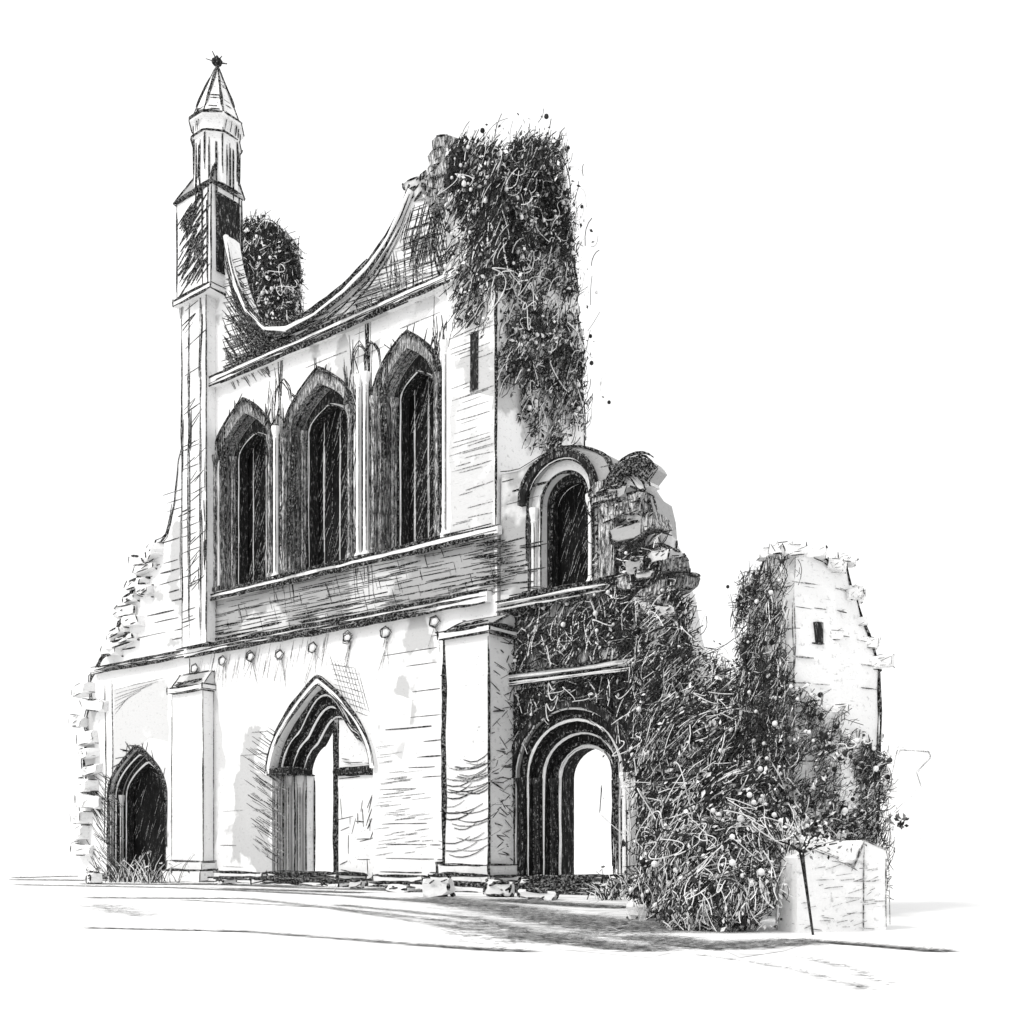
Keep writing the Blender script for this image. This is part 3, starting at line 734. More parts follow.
cp.build('shoulder', tw)
oc = MB(); oc.lathe(cxs, cys, [(rr_, zbox1 + .1), (rr_, z2)], 'clean_limestone', 8, math.pi / 8)
for k in range(8):
    q = math.pi / 8 + k * math.pi / 4; x, y = cxs + rr_ * math.cos(q), cys + rr_ * math.sin(q)
    oc.stroke([Vector((x, y, z1)), Vector((x, y, z2))], .055, .04, 3)
    for u in range(3):
        qq = q + math.pi / 8 + R.uniform(-.22, .22); x, y = cxs + rr_ * .95 * math.cos(qq), cys + rr_ * .95 * math.sin(qq)
        zt_ = z2 - R.uniform(.3, .7); oc.stroke([Vector((x, y, zt_)), Vector((x, y, zt_ - R.uniform(1.2, 3.0)))], .05, .03, 2)
oc.build('octagonal_shaft', tw)
co = MB(); co.lathe(cxs, cys, [(rr_ * .98, z2 - .22), (rr_ * 1.1, z2 - .15), (rr_ * 1.0, z2), (rr_ * 1.0, z3 - .12), (rr_ * 1.18, z3 - .05), (rr_ * 1.18, z3 + .08)], 'clean_limestone', 8, math.pi / 8)
for r_, z in ((1.12, z2 - .15), (1.2, z3 + .04)):
    ptsr = [Vector((cxs + rr_ * r_ * math.cos(math.pi / 8 + k * math.pi / 4), cys + rr_ * r_ * math.sin(math.pi / 8 + k * math.pi / 4), z)) for k in range(9)]
    co.stroke(ptsr, .06, .04, 3)
for k in range(30):
    q = R.uniform(0, 6.28); co.stroke([Vector((cxs + rr_ * math.cos(q), cys + rr_ * math.sin(q), z2)), Vector((cxs + rr_ * math.cos(q + .1), cys + rr_ * math.sin(q + .1), z3))], .035, .04, 1)
co.build('collar', tw)
spi = MB(); spi.lathe(cxs, cys, [(rr_ * 1.1, z3 + .08), (.05, z4)], 'clean_limestone', 8, math.pi / 8)
for k in range(8):
    q = math.pi / 8 + k * math.pi / 4
    spi.stroke([Vector((cxs + rr_ * 1.1 * math.cos(q), cys + rr_ * 1.1 * math.sin(q), z3 + .08)), Vector((cxs, cys, z4))], .085, .04, 3)
for k in range(26):
    q = R.uniform(-2.6, .6); t = R.uniform(.05, .8); r_ = rr_ * 1.1 * (1 - t)
    spi.stroke([Vector((cxs + r_ * math.cos(q + .25 * j), cys + r_ * math.sin(q + .25 * j), z3 + (z4 - z3) * t)) for j in range(4)], .03, .03, 1)
spi.build('spire', tw)
fi = MB(); fi.lathe(cxs, cys, [(.05, z4 - .1), (.09, z4), (.2, z4 + .1), (.22, z4 + .2), (.1, z4 + .3), (.04, z4 + .4)], 'shade_black_stone', 8)
for q in range(5): fi.stroke([Vector((cxs, cys, z4 + .15)), Vector((cxs + .35 * math.cos(q * 1.3), cys + .35 * math.sin(q * 1.3), z4 + .25))], .035, .02, 1)
fi.build('finial', tw)

# --- corbel sockets under the string
for (x, y) in ((197, 669), (225, 661), (253, 657), (282, 655), (315, 648), (350, 638), (388, 633), (437, 622)):
    q = P(x, y, -.02); mb = MB()
    ptsr = [Vector((q.x + .26 * math.cos(a * .7), -.05, q.z + .2 * math.sin(a * .7))) for a in range(10)]
    mb.lathe(q.x, -.05, [(.02, q.z - .13), (.12, q.z - .09), (.15, q.z), (.12, q.z + .09), (.02, q.z + .13)], 'clean_limestone', 8)
    mb.stroke([p + Vector((0, -.1, 0)) for p in ptsr], .03, .04, 2)
    for k in range(4): mb.stroke([q + Vector((R.uniform(-.1, .1), -.02, -.1)), q + Vector((R.uniform(-.6, .4), -.02, -R.uniform(.4, 1.3)))], .014, .05, 1, 'faint_joint_hatch')
    mb.build('corbel', nave)

# --- base course along the front
mb = MB()
for a, c in ((Xa(214), cdx0 - .3), (cdx1 + .25, Xa(428))):
    mb = MB(); mb.box(a, c, -.25, -.004, 0, .4, 'clean_limestone', .02, .04); mb.box(a, c, -.5, -.254, 0, .18, 'clean_limestone', .02, .06)
    mb.build('plinth', nave)
mb = MB(); mb.box(.35, rdx0 - .25, -.2, .055, 0, .45, 'weathered_limestone', .02, .05); mb.build('plinth', ra)

# ============================================================ STEPS, BLOCKS
def step(x0, x1, y0, y1, h, lab, z=0.0, grp='stone steps at the abbey doors'):
    mb = MB(); mb.box(x0, x1, y0, y1, z, z + h, 'clean_limestone', .03, .085)
    for k in range(22):
        x = R.uniform(x0, x1 - .6); mb.stroke([Vector((x, y0 - .015, z + R.uniform(.03, h))), Vector((x + R.uniform(.3, 1.4), y0 - .015, z + R.uniform(.03, h)))], .03, .02, 1)
    tag(mb.build('door_step'), lab, 'step', grp)
step(Xa(284), Xa(372), -1.5, -.02, .22, 'long worn stone step below the half-blocked trefoil doorway')
step(Xa(292), Xa(362), -1.15, .2, .2, 'shorter upper step on the sill of the trefoil doorway', .224)
step(Xa(522), Xa(640), -1.5, .02, .24, 'broad dark-edged stone step below the open round-headed doorway')
step(Xa(540), Xa(622), -1.0, 1.0, .2, 'upper step inside the open round-headed doorway', .244)
step(Xa(112), Xa(168), -1.0, -.02, .2, 'weedy stone step below the small black left doorway')
FB = [(357, 889, .26, .16, 'fallen block against the right end of the trefoil doorway step'),
      (437, 897, .42, .26, 'squared block fallen at the left foot of the deep corner buttress'),
      (500, 897, .40, .22, 'cracked block lying right of the deep corner buttress'),
      (225, 885, .34, .10, 'flat slab lying on the grass right of the slim buttress'),
      (537, 900, .5, .12, 'flat stone in front of the open doorway step'),
      (402, 892, .4, .10, 'low slab on the ground between the trefoil doorway and corner buttress'),
      (95, 884, .3, .22, 'rounded block at the foot of the far left broken wall'),
      (645, 920, .30, .24, 'round pale boulder at the left foot of the big shrub'),
      (660, 905, .22, .2, 'small stone half under the big shrub')]
for x, y, r, h, lab in FB:
    q = PG(x, y); mb = MB(); mb.stone(Vector((q.x, q.y, h)), r, r * .8, h, 'clean_limestone', .06, R.uniform(-.3, .6))
    if x == 645:
        mb.lathe(q.x, q.y - .02, [(.05, .0), (.3, .1), (.34, .25), (.22, .45), (.05, .5)], 'clean_limestone', 9)
    tag(mb.build('fallen_stone'), lab, 'stone', 'fallen stones at the foot of the abbey')

# ======================================================= PIER BEHIND THE ROSE
yb = 7.0
pr_px = [(243, 470), (243, 240), (252, 228), (262, 222), (272, 224), (280, 232), (285, 248), (286, 300), (287, 480)]
pp = rough([XZ(x, y, yb) for x, y in pr_px], .1, .6)
mb = MB(); mb.plate([(pp[0][0], 0)] + pp + [(pp[-1][0], 0)], [], yb, yb + .9, 'shade_streaked_limestone')
mb.stroke([Vector((p[0], yb - .02, p[1])) for p in pp], .05, .1, 2)
pier = empty('ruined_pier', (P(270, 300, yb).x, yb, 0), 'ivy-smothered pier standing behind the dip of the broken rose window', 'pier')
mb.build('shaft', pier)

# ================================================================= THE IVY
def leaf(mb, p, n, s, mat):
    t = Vector((R.gauss(0, 1), R.gauss(0, 1), R.gauss(0, 1)))
    n = (n + Vector((R.gauss(0, .5), R.gauss(0, .5), R.gauss(0, .5)))).normalized()
    u = n.cross(t).normalized() * s; v = n.cross(u).normalized() * s * .55
    b_ = n * s * .12
    mb.add([p - u, p + v * .9 - u * .2 + b_, p + u, p - v * .9 - u * .2 + b_], [(0, 1, 2), (0, 2, 3)], mat)
def ivy(name, label, cat, sampler, nleaf, ls, ntwig, tl, nten=0, nberry=0, group=None, loc=None, clump=1.1, fuzz=.0, tdark=.86, mix=(.62, .18), tw=.016, off=.12,
        ten_r=.022, ten_l=2.0, hatch=None, thr=-.12, br=.07):
    pts = []
    tries = 0
    while len(pts) < nleaf and tries < nleaf * 8:
        tries += 1
        s = sampler()
        if s is None: continue
        p, n = s
        q = noise.noise(p * clump) + .5 * noise.noise(p * clump * 2.7)
        if q < thr and R.random() < .8: continue
        if fuzz and R.random() < .35:                # loose sprays reaching past the main mass
            p = p + Vector((R.gauss(0, fuzz), R.gauss(0, fuzz * .3), R.gauss(0, fuzz)))
        if p.z < .02: continue
        pts.append((p, n))
    root = empty(name, loc or pts[0][0] * 1, label, cat, group)
    lf = MB()
    for p, n in pts:
        k = R.random(); q = noise.noise(p * clump * 1.6 + Vector((40, 0, 0)))
        dk = mix[0] + q * .7
        mat = 'dark_leaf' if k < dk else ('mid_leaf' if k < dk + mix[1] else 'pale_leaf')
        leaf(lf, p + n * abs(R.gauss(0, off)), n, ls * R.uniform(.5, 1.4), mat)
    st = MB() if nleaf > 1000 else lf
    for i in range(ntwig):
        p, n = R.choice(pts)
        up = hatch() if hatch else Vector((R.gauss(0, 1), R.gauss(0, 1), R.gauss(0, 1)))
        d = (up - n * up.dot(n) * .85); d = d.normalized() if d.length > 1e-4 else Vector((0, 0, 1))
        l = tl * R.uniform(.4, 1.3); side = d.cross(n); b_ = R.uniform(-.25, .25) * l
        q0 = p + n * (off * .9 + .02)
        ptsw = [q0 + d * (l * (t / 4 - .5)) + side * b_ * (1 - (t / 2 - 1) ** 2) for t in range(5)]
        ptsw = [w for w in ptsw if w.z > .01]
        if len(ptsw) > 2: st.tube(ptsw, [tw * R.uniform(.5, 1.2)] * len(ptsw), 'dark_twig' if R.random() < tdark else 'pale_leaf', 3)
    if st is not lf: st.build('twigs', root)
    for i in range(nten):
        tn = MB()
        p, n = R.choice(pts)
        a = Vector((R.gauss(0, 1), R.gauss(0, 1), R.gauss(0, .5))); a = (a - n * a.dot(n)).normalized(); c_ = n.cross(a)
        l = ten_l * R.uniform(.4, 1.2); lo = R.uniform(.12, .4) * l; w = R.uniform(.7, 1.7); ph = R.uniform(0, 6)
        out = [p + n * (off * 2.2 + .1) + a * (l * (t / 40 - .5) + lo * .5 * math.sin(w * 2 * t * .157 + ph)) + c_ * lo * .6 * math.cos(w * t * .157 + ph) for t in range(41)]
        if min(o.z for o in out) < .05: continue
        tn.tube(out, [ten_r * R.uniform(.5, .85)] * 41, 'pale_leaf', 4)
        tn.build('tendril', root)
    be = lf
    for i in range(nberry):
        p, n = R.choice(pts); r = br * R.uniform(.4, 1.3)
        q = p + n * (off * 2 + .1) + Vector((R.gauss(0, .16), R.gauss(0, .08), R.gauss(0, .16))) * (br / .07)
        if q.z < .1: continue
        be.lathe(q.x, q.y, [(r * .25, q.z - r), (r * .85, q.z - r * .6), (r, q.z), (r * .85, q.z + r * .6), (r * .25, q.z + r)], 'pale_leaf' if R.random() < .45 else 'dark_leaf', 7)
    lf.build('foliage', root)
    return root
def poly_sampler(parts):
    """parts: list of (weight, polygon in picture space, plane function, normal)"""
    tot = sum(p[0] for p in parts)
    def f():
        k = R.uniform(0, tot)
        for w, poly, fn, n in parts:
            if k <= w: break
            k -= w
        xs = [p[0] for p in poly]; ys = [p[1] for p in poly]
        x, y = R.uniform(min(xs), max(xs)), R.uniform(min(ys), max(ys))
        if not inside(poly, x, y): return None
        return fn(x, y), n.copy()
    return f
def blob_sampler(bl):
    tot = sum(b[2] ** 2 for b in bl)
    world = [(PD(b[0], b[1], b[3]), b[2] * b[3] / F, b[2] ** 2) for b in bl]
    def f():
        k = R.uniform(0, tot)
        for c, r, w in world:
            if k <= w: break
            k -= w
        d = Vector((R.gauss(0, 1), R.gauss(0, 1), R.gauss(0, 1))).normalized()
        t = 1 - abs(R.gauss(0, .22))
        p = c + d * r * max(.2, t) * (1 + .25 * noise.noise(c + d * 2.2))
        for c2, r2, w2 in world:
            if c2 is not c and (p - c2).length < r2 * .62: return None
        return p, d
    return f
NY = Vector((0, -1, 0)); NX = Vector((1, 0, 0))
fr = lambda y: (lambda a, c: P(a, c, y))
sd = lambda x: (lambda a, c: PX(a, c, x))
diag = lambda: Vector((R.gauss(.6, .3), R.gauss(.5, .3), R.gauss(.9, .3)))
ivy('ivy', 'dark shaggy ivy smothering the top and side of the tall broken nave corner', 'ivy',
    poly_sampler([(3.0, [(498, 150), (538, 140), (562, 152), (564, 190), (571, 262), (500, 272)], sd(.06), NX),
                  (1.7, [(502, 262), (571, 265), (581, 380), (580, 430), (524, 420), (512, 340)], sd(.06), NX),
                  (.28, [(515, 410), (570, 408), (556, 455), (530, 450)], sd(.06), NX),
                  (.20, [(498, 270), (520, 330), (520, 380), (498, 390)], sd(.06), NX),
                  (1.6, [(450, 152), (498, 150), (498, 275), (474, 245), (456, 205)], fr(-.14), NY),
                  (.30, [(446, 225), (497, 260), (497, 330), (458, 320)], fr(-.14), NY),
                  (.5, [(456, 144), (500, 150), (556, 144), (568, 165), (500, 170), (452, 165)], fr(.8), NY)]),
    9600, .085, 5600, .8, 22, 230, loc=(.1, 1, 0), clump=.8, hatch=diag, mix=(.63, .18), thr=-.03, fuzz=.35, tw=.014, br=.065)
ivy('ivy', 'dark ivy clump draped over the pier seen through the broken rose window', 'ivy',
    poly_sampler([(1, [(241, 228), (258, 219), (274, 224), (287, 238), (288, 330), (243, 330)], fr(yb - .05), NY),
                  (.45, [(286, 240), (298, 248), (299, 330), (286, 330)], sd(P(287, 300, yb).x + .05), NX)]),
    3600, .11, 1500, .9, 5, 40, loc=(P(270, 300, yb).x, yb - .1, 0), clump=.9, fuzz=.14, thr=-.4, mix=(.78, .1))
ivy('shade_creeper', 'bare dark creeper stems standing in for hatched shade on the wall above the open round-headed doorway', 'shade_creeper',  # added stems draw the hatched shade of this wall
    poly_sampler([(1.0, [(508, 612), (620, 590), (650, 600), (660, 690), (640, 720), (600, 705), (560, 698), (512, 760)], fr(.03), NY),
                  (.45, [(592, 500), (600, 540), (660, 540), (684, 620), (615, 600), (598, 560)], fr(-.2), NY),
                  (.7, [(590, 590), (640, 540), (690, 610), (700, 700), (640, 690)], fr(-.05), NY)]),
    2800, .07, 2600, .8, 6, 50, loc=(3, -.05, 0), off=.06, mix=(.8, .1), hatch=lambda: Vector((R.gauss(.5, .6), 0, R.gauss(.7, .5))))
# walls under the ivy
def wall_line(name, label, pts, th, cat='wall', mat='weathered_limestone'):
    mb = MB()
    for (a, za), (c, zc) in zip(pts[:-1], pts[1:]):
        t = (c - a).normalized(); n = Vector((t.y, -t.x, 0)) * th / 2
        mb.hexa([a - n, c - n, c + n, a + n, a - n + Vector((0, 0, za)), c - n + Vector((0, 0, zc)), c + n + Vector((0, 0, zc)), a + n + Vector((0, 0, za))], mat)
    return tag(mb.build(name), label, cat)
def gd(px, d): q = PD(px, HOR, d); return Vector((q.x, q.y, 0))
wall_line('ruined_wall', 'low ruined wall buried in ivy between the abbey and the round tower stump',
          [(gd(704, 30), 4.6), (gd(725, 27), 3.4), (gd(765, 24), 3.0), (gd(800, 22.5), 2.6)], .7)
def tangle(name, label, cat, bl, *a, **k): return ivy(name, label, cat, blob_sampler(bl), *a, **k)
UB = [(640, 620, 18, 30.5), (662, 640, 24, 30), (690, 685, 38, 28), (655, 678, 24, 29), (668, 720, 34, 28), (735, 715, 40, 25), (700, 760, 54, 24), (755, 765, 42, 22.5), (655, 760, 26, 26), (668, 800, 30, 24.5), (740, 822, 46, 20), (695, 825, 42, 21)]
tangle('ivy', 'great dark tangle of ivy heaped over the low ruined wall right of the abbey', 'ivy', UB,
    13000, .066, 6200, .65, 60, 190, loc=gd(720, 24), off=.06, clump=1.0, tdark=.76, mix=(.54, .20), tw=.011, ten_r=.016, ten_l=1.7, br=.05, hatch=diag, fuzz=.28, thr=-.02)
tangle('ivy', 'thin speckled ivy spilling over the foot of the pale tower stump', 'ivy', [(800, 770, 36, 20.4), (835, 775, 34, 20.2), (790, 720, 28, 20.6), (850, 800, 26, 20), (770, 812, 34, 19.5)],
    950, .045, 700, .28, 5, 190, loc=gd(815, 20.3), off=.05, clump=1.4, mix=(.5, .2), tw=.0065, ten_r=.012, ten_l=1.0, br=.042, hatch=diag, fuzz=.3, thr=.15)
LBb = [(700, 865, 44, 18), (742, 862, 42, 17.5), (720, 905, 36, 17), (676, 890, 26, 18.5), (752, 893, 26, 16.8), (656, 862, 16, 19), (690, 912, 24, 17.2), (772, 838, 24, 18), (640, 885, 12, 18.6)]
tangle('shrub', 'round bramble shrub sprawling in front of the ivy heap, flecked with pale flowers', 'shrub', LBb,
    5600, .045, 4200, .45, 40, 190, loc=gd(720, 17.2), off=.05, clump=1.5, tdark=.62, mix=(.22, .26), tw=.0085, ten_r=.012, ten_l=1.1, br=.045, fuzz=.16, thr=-.02,
    hatch=lambda: Vector((R.gauss(.3, .4), R.gauss(-.2, .4), R.gauss(.8, .3))))

# ============================================================ RIGHT TOWER STUMP
TD = 21.5
tw_ = empty('tower_stump', gd(815, TD), 'pale broken tower stump with one slit window, standing alone at the right', 'ruined tower')
mb = MB()
tl = [gd(742, TD + .6), gd(792, TD - 1.0), gd(884, TD + .1), gd(850, TD + 2.2), gd(775, TD + 2.4)]
hts = {}
def tz(px, py, d): return PD(px, py, d).z
N_ = 16
prof = []
cent = sum(tl, Vector()) / 5
rings = []
zmax = tz(800, 562, TD)
for zi in range(15):
    t = zi / 14; z = zmax * t * .99
    k = 1.0
    ringp = []
    for i in range(5):
        a = tl[i]; c = tl[(i + 1) % 5]
        for j in range(4):
            p = a.lerp(c, j / 4)
            v = p - cent; shrink = 1.0
            if zi > 10: shrink -= (0, .10, .24, .31, .38)[zi - 10] * ((.15 + .2 * j) if i == 1 else (1.0 if i == 2 else .12))
            v = v * (.91, .975, 1.03, .975)[j]
            v = v * shrink * (1 + .035 * noise.noise(p * 1.7 + Vector((0, 0, z * 1.5))))
            zz = z
            if zi == 14: zz += .35 * noise.noise(p * 2.0) - (.5 if i == 2 else (.35 if i == 0 and j < 2 else 0))
            ringp.append(cent + v + Vector((0, 0, zz)))
    rings.append(ringp)
vs = [p for r in rings for p in r]; fsx = []
for r in range(14):
    for k in range(20): fsx.append((r * 20 + k, r * 20 + (k + 1) % 20, (r + 1) * 20 + (k + 1) % 20, (r + 1) * 20 + k))
fsx.append(tuple(range(280, 300)))
mb.add(vs, fsx, 'clean_limestone')
for col, w in ((0, .06), (4, .02), (8, .04), (9, .03)): mb.stroke([rings[r][col] for r in range(15)], w, .05, 3 if col == 0 else 2, 'joint_hatch' if col != 4 else 'faint_joint_hatch')
mb.stroke(rings[14] + [rings[14][0]], .04, .06, 3)
mb.stroke(rings[13] + [rings[13][0]], .02, .06, 2, 'faint_joint_hatch')
for i in range(60):
    r = R.randint(1, 13); k = R.randint(4, 10); a, c = rings[r][k], rings[r][k + 1]
    d = (a - cent); d.z = 0; d = d.normalized() * .02
    mb.stroke([a + d, a.lerp(c, R.uniform(.5, 1.0)) + d], .014, .03, 1, 'faint_joint_hatch' if i % 2 else 'joint_hatch')
tb = sub(mb.build('tower_wall', tw_))
mb = MB()
for i in range(24):                               # blocks standing out along the broken right edge
    r = R.randint(3, 14); k = R.choice([6, 7, 8, 8, 9]); p = rings[r][k] + Vector((R.uniform(-.08, .08), R.uniform(-.08, .08), R.uniform(-.1, .1)))
    mb.rock(p, R.uniform(.1, .24), .12, R.uniform(.06, .13), 'clean_limestone', .012, .65)
for k in range(0, 12): mb.rock(rings[14][k] + Vector((0, 0, .02)), R.uniform(.15, .3), .2, R.uniform(.08, .16), 'clean_limestone', .014, .65)
for t_ in mb.rocks: t_.build('loose_stone', tb)
a5, c5 = rings[0][4], rings[0][8]
t5 = (c5 - a5).normalized(); n5 = Vector((t5.y, -t5.x, 0))
q = a5.lerp(c5, .27); q = q + n5 * .03; zq0, zq1 = tz(813, 642, TD - .8), tz(813, 620, TD - .8)
mb = MB()
mb.hexa([q - t5 * .09 + n5 * .05 + Vector((0, 0, zq0)), q + t5 * .09 + n5 * .05 + Vector((0, 0, zq0)), q + t5 * .09 - n5 * .2 + Vector((0, 0, zq0)), q - t5 * .09 - n5 * .2 + Vector((0, 0, zq0)),
         q - t5 * .09 + n5 * .05 + Vector((0, 0, zq1)), q + t5 * .09 + n5 * .05 + Vector((0, 0, zq1)), q + t5 * .09 - n5 * .2 + Vector((0, 0, zq1)), q - t5 * .09 - n5 * .2 + Vector((0, 0, zq1))], 'shade_black_stone')
mb.stroke([q - t5 * .16 + n5 * .06 + Vector((0, 0, zq0)), q + t5 * .16 + n5 * .06 + Vector((0, 0, zq0))], .02, .01, 2)
mb.build('slit_window', tb)
nl = Vector(((tl[1] - tl[0]).y, -(tl[1] - tl[0]).x, 0)).normalized()
def tower_left():
    t = R.random() ** .8; z = R.uniform(.3, zmax * .97)
    if R.random() < t * .75 * (z / zmax): return None
    return tl[0].lerp(tl[1], t) + nl * .08 + Vector((0, 0, z)), nl.copy()
nr = Vector(((tl[2] - tl[1]).y, -(tl[2] - tl[1]).x, 0)).normalized()
def tower_both():
    if R.random() < .72: return tower_left()
    t = R.random(); z = R.uniform(.3, zmax * .62 - t * 1.2)
    return tl[1].lerp(tl[2], t) + nr * .06 + Vector((0, 0, z)), nr.copy()
ivy('shade_creeper', 'fine dark creeper added as hatched shade on the left side of the tower stump', 'shade_creeper', tower_both, 1500, .03, 6000, .42, 0, 110,  # stems added to darken the left face like hatched shade
    loc=gd(770, TD - .4), off=.03, mix=(.5, .3), tw=.0075, br=.045, fuzz=.12, thr=-.3, hatch=lambda: Vector((R.gauss(.6, .5), R.gauss(.4, .4), R.gauss(.6, .6))))

# low wall in front of the tower
LD = 16.6
lw = empty('low_wall', gd(842, LD), 'low broken block of pale wall before the tower stump', 'wall')
mb = MB()
a6, c6 = gd(797, LD), gd(886, LD + .5); t6 = (c6 - a6).normalized(); n6 = Vector((t6.y, -t6.x, 0))
tops = [(0, tz(797, 858, LD)), (.18, tz(812, 850, LD)), (.42, tz(835, 858, LD)), (.62, tz(852, 868, LD)), (.74, tz(864, 840, LD)), (1, tz(886, 850, LD))]
for (u, z0), (w, z1_) in zip(tops[:-1], tops[1:]):
    p, q = a6.lerp(c6, u), a6.lerp(c6, w)
    mb.hexa([p, q, q - n6 * .6, p - n6 * .6, p + Vector((0, 0, z0)), q + Vector((0, 0, z1_)), q - n6 * .6 + Vector((0, 0, z1_)), p - n6 * .6 + Vector((0, 0, z0))], 'clean_limestone')
    mb.stroke([p + n6 * .01 + Vector((0, 0, z0)), q + n6 * .01 + Vector((0, 0, z1_))], .012, .02, 2, 'faint_joint_hatch')
for u in (.74, 1.0):
    p = a6.lerp(c6, u) + n6 * .01; mb.stroke([p, p + Vector((0, 0, 1.2))], .01, .02, 2, 'faint_joint_hatch')
for i in range(40):
    p = a6.lerp(c6, R.random() * .85) + n6 * .01 + Vector((0, 0, R.uniform(.03, 1.0)))
    mb.stroke([p, p + t6 * R.uniform(.1, .3) + Vector((0, 0, R.uniform(-.02, .08)))], .008, .015, 1, 'faint_joint_hatch')
mb.build('wall_block', lw)
mb = MB(); mb.stone(a6.lerp(c6, .45) - n6 * .3 + Vector((0, 0, tops[2][1] + .12)), .42, .35, .2, 'clean_limestone', .01, .65); mb.build('coping_stone', lw)

# leaning sapling
sg = gd(813, 16.2)
sap = empty('sapling', sg, 'thin leaning sapling with a dark forked stem in front of the low wall', 'sapling')
mb = MB(); up = [sg + RT * (-.17 * t) + Vector((0, 0, 1.22 * t)) for t in (0, .2, .45, .7, .9, 1.0)]
mb.tube(up, [.018, .02, .022, .026, .034, .04], 'dark_twig', 6); mb.build('stem', sap)
mb = MB(); tp = up[-1]
for a, l in ((.9, .5), (1.9, .35), (.3, .55), (1.2, .7), (2.6, .4)):
    mb.tube([tp, tp + RT * math.cos(a) * l * .5 + Vector((0, 0, math.sin(a) * l * .55)), tp + RT * math.cos(a) * l + Vector((0, 0, math.sin(a) * l * .8))], [.026, .018, .008], 'dark_twig', 5)
mb.build('branch', sap)
mb = MB()
for i in range(160):
    p = tp + RT * R.gauss(.15, .22) + D * R.gauss(0, .15) + Vector((0, 0, R.gauss(.18, .14))); leaf(mb, p, Vector((0, -1, .5)), .035 * R.uniform(.5, 1.4), R.choice(['dark_leaf', 'mid_leaf', 'pale_leaf', 'pale_leaf']))
mb.build('foliage', sap)
# dead twig by the wall top, and thistle-like weeds
tg = gd(890, 18.5); mb = MB()
tz0 = tz(888, 826, 18.5)
mb.tube([tg, tg + RT * -.02 + Vector((0, 0, tz0 * .6)), tg + Vector((0, 0, tz0))], [.008, .006, .006], 'dry_grass', 4)
for i in range(22): leaf(mb, tg + Vector((0, 0, tz0)) + RT * R.uniform(-.05, .28) + Vector((0, 0, R.uniform(-.05, .2))), Vector((0, -1, 0)), .06, 'dark_leaf' if i % 2 else 'mid_leaf')
tag(mb.build('tall_weed'), 'single tall weed with a dark seed head beside the low wall', 'weed')
# far gable stone
gq = gd(905, 60); gm = MB()
def gp(x, y): p = PD(x, y, 60); return p
gpts = [(890, 851), (893, 772), (899, 747), (928, 750), (931, 756), (916, 772), (926, 800), (928, 851)]
gw = [gp(*p) for p in gpts]; gb = [p + D * 2 for p in gw]
gw = [Vector((p.x, p.y, max(0, p.z))) for p in gw]; gb = [Vector((p.x, p.y, max(0, p.z))) for p in gb]
tris = tessellate_polygon([[Vector((x, -y, 0)) for x, y in gpts]])
gm.add(gw + gb, [tuple(t) for t in tris] + [tuple(i + 8 for i in t) for t in tris] + [(i, (i + 1) % 8, (i + 1) % 8 + 8, i + 8) for i in range(8)], 'clean_limestone')
gm.stroke(gw[1:5] + [gw[5], gw[6]], .035, .08, 2, 'faint_joint_hatch')
tag(gm.build('wall_fragment'), 'faint pale wall fragment far off at the right edge', 'wall')

# weeds by the small door and along the foot of the walls
def weed(px, py, h, n, lab, grp='weeds along the foot of the abbey'):
    q = PG(px, py); mb = MB()
    for i in range(n):
        d = Vector((R.gauss(0, .5), R.gauss(0, .4), 1)).normalized(); l = h * R.uniform(.4, 1.2); b0 = q + Vector((R.gauss(0, h * .4), R.gauss(0, h * .3), 0))
        mb.tube([b0, b0 + d * l * .6, b0 + d * l + Vector((d.x, d.y, -.1)) * l * .35], [.018, .014, .006], 'dark_twig' if R.random() < .6 else 'pale_leaf', 3)
        if i % 2: leaf(mb, b0 + d * l, d, .09, R.choice(['dark_leaf', 'pale_leaf', 'mid_leaf']))
    tag(mb.build('weed_clump'), lab, 'weeds', grp)
weed(122, 882, 1.0, 60, 'scruffy weed clump at the left jamb of the small black doorway')
weed(150, 883, 1.1, 60, 'scruffy pale weed clump at the right jamb of the small black doorway')
weed(92, 881, .5, 30, 'small weed clump at the far left corner of the abbey')
weed(630, 897, .7, 60, 'bristly weed clump on the right of the open doorway')
weed(610, 900, .5, 40, 'pale weed clump beside the right end of the doorway step')

pm, nt, b = new_mat('ground_wash')  # mottled grey tone for the flat wash sheets
n1 = nodeset(nt, 1.2, 7, 0.7, (.6, 1.6, 1), (0, 0, .67))
nt.links.new(ramp(nt, n1.outputs['Fac'], [(0.38, 0.5), (0.48, 0.68), (0.56, 0.82)]).outputs['Color'], b.inputs['Base Color']); MATS['ground_wash'] = pm
def ground_patch(name, px, z):  # flat grey-wash sheet laid on the ground
    mb = MB(); q = [PG(*p) for p in px]; pts = rough([(p.x, p.y) for p in q + q[:1]], .25, .8)[:-1]
    tr = tessellate_polygon([[Vector((x, y, 0)) for x, y in pts]])
    mb.add([(x, y, z) for x, y in pts], [tuple(t) for t in tr], 'ground_wash')
    o = mb.build(name); tag(o, kind='structure')
ground_patch('path', [(430, 893), (500, 895), (640, 900), (700, 935), (650, 958), (560, 950), (500, 930), (440, 915)], .004)
ground_patch('path', [(690, 938), (770, 934), (800, 946), (740, 958)], .006)
ground_patch('path', [(180, 874), (300, 882), (430, 882), (430, 892), (300, 893), (150, 884)], .006)
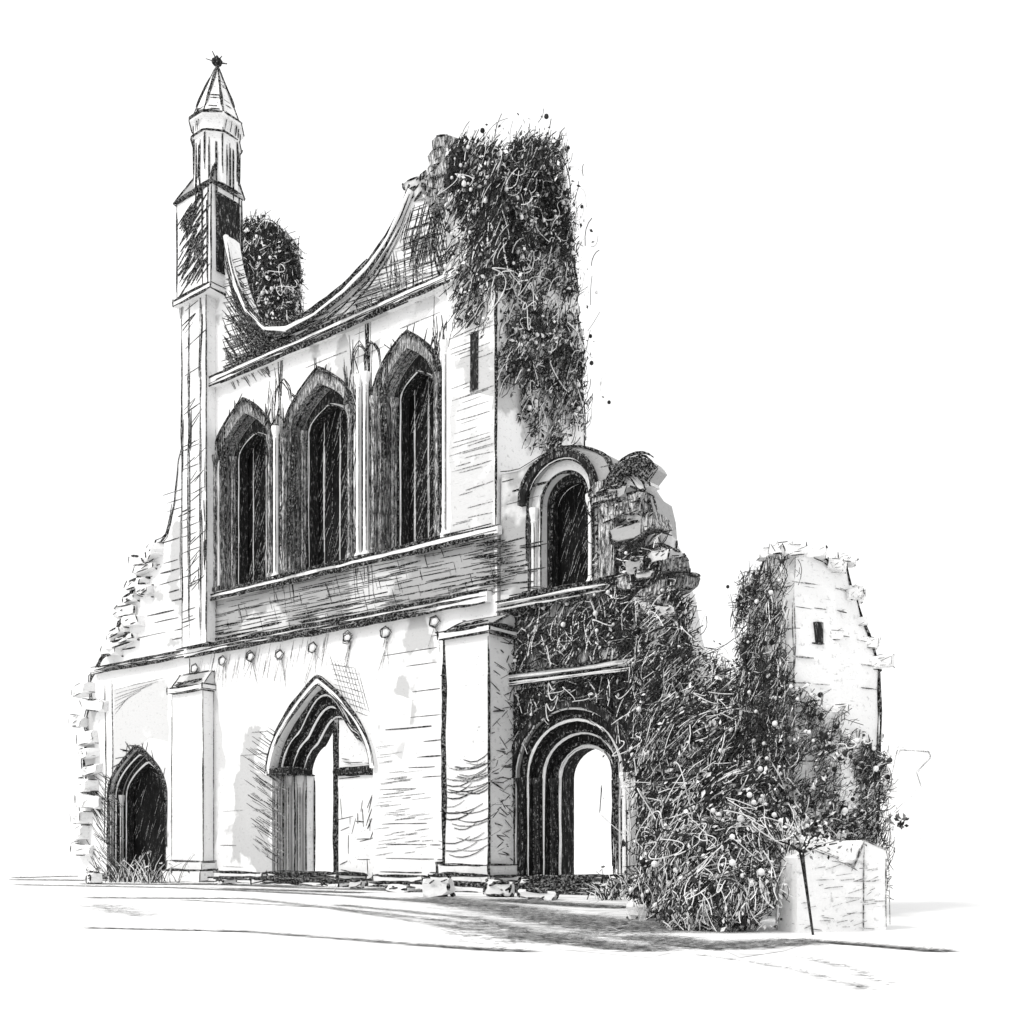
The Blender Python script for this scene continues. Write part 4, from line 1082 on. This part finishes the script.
# rough grass in drifts across the foreground
gr = MB()
def drift(pts, n, h, spread, mat='dry_grass', lean=.6):
    w = [PG(*p) for p in pts]
    h *= 1.5; spread *= 1.25
    for i in range(n):
        t = R.random() * (len(w) - 1); k = int(t); p = w[k].lerp(w[min(k + 1, len(w) - 1)], t - k)
        p = p + Vector((R.gauss(0, spread), R.gauss(0, spread), 0)); l = h * R.uniform(.5, 1.5)
        d = RT * R.choice((-1, 1)) + Vector((R.gauss(0, .22), R.gauss(0, .22), 0)); d = Vector((d.x, d.y, R.uniform(0, .16))).normalized() * l
        s_ = Vector((-d.y, d.x, 0)).normalized() * max(.008, h * .055)
        gr.add([p - s_ + Vector((0, 0, .004)), p + s_ + Vector((0, 0, .004)), p + d + Vector((0, 0, .004))], [(0, 1, 2)], mat)
for pts, n, h, sp_ in (([(16, 880), (120, 881), (300, 888), (430, 892)], 3600, .26, .10), ([(20, 885), (180, 888), (330, 895), (520, 908)], 2600, .26, .08),
                       ([(16, 878), (90, 876)], 700, .3, .10), ([(85, 884), (210, 885)], 1200, .26, .12), ([(90, 898), (250, 899), (480, 925)], 1000, .24, .05), ([(85, 928), (250, 932), (420, 945), (520, 952)], 700, .2, .02),
                       ([(210, 884), (290, 887)], 1600, .28, .14), ([(375, 889), (440, 892)], 2400, .28, .22), ([(430, 898), (560, 918), (640, 930)], 5200, .26, .35),
                       ([(520, 935), (600, 945), (650, 950)], 1200, .2, .14), ([(640, 937), (720, 948), (790, 942)], 2800, .18, .16),
                       ([(790, 940), (860, 945), (945, 952)], 1300, .14, .03), ([(800, 957), (850, 968), (890, 985)], 90, .12, .02), ([(700, 955), (790, 968), (870, 990)], 120, .12, .02),
                       ([(500, 900), (540, 903), (620, 908)], 3200, .24, .16), ([(230, 889), (360, 893)], 1700, .26, .12), ([(340, 905), (470, 918), (560, 940)], 900, .2, .06),
                       ([(100, 905), (140, 916)], 260, .2, .2), ([(470, 925), (540, 942), (640, 925)], 1200, .2, .3), ([(180, 900), (330, 908), (470, 930)], 500, .2, .04)):
    drift(pts, n, h, sp_)
tag(gr.build('grass'), 'rough dry grass lying in drifts over the pale ground', 'grass', kind='stuff')

# ================================================================== LIGHT
to_sun = Vector((-.15, -.66, .80)).normalized()
el = math.asin(to_sun.z); az = math.atan2(to_sun.x, to_sun.y)
sl = bpy.data.lights.new('sun', 'SUN'); sl.energy = 1.5; sl.angle = math.radians(14); sl.color = (1, .985, .965)
so = bpy.data.objects.new('sun', sl); COL.objects.link(so); so.rotation_euler = (-to_sun).to_track_quat('-Z', 'Y').to_euler()
w = bpy.data.worlds.new('World'); scene.world = w; w.use_nodes = True
nt = w.node_tree; bg = nt.nodes['Background']
sk = nt.nodes.new('ShaderNodeTexSky'); sk.sky_type = 'NISHITA'; sk.sun_disc = False; sk.sun_elevation = el; sk.sun_rotation = az % (2 * math.pi); sk.dust_density = 6
bw = nt.nodes.new('ShaderNodeRGBToBW'); nt.links.new(sk.outputs['Color'], bw.inputs['Color'])
mx = nt.nodes.new('ShaderNodeMix'); mx.data_type = 'RGBA'; mx.inputs['Factor'].default_value = .85
nt.links.new(bw.outputs['Val'], mx.inputs['A']); mx.inputs['B'].default_value = (11, 11, 11, 1)    # bright white overcast
nt.links.new(mx.outputs['Result'], bg.inputs['Color']); bg.inputs['Strength'].default_value = .1
vs_ = scene.view_settings; vs_.view_transform = 'Standard'; vs_.look = 'None'; vs_.exposure = .27; vs_.gamma = 1
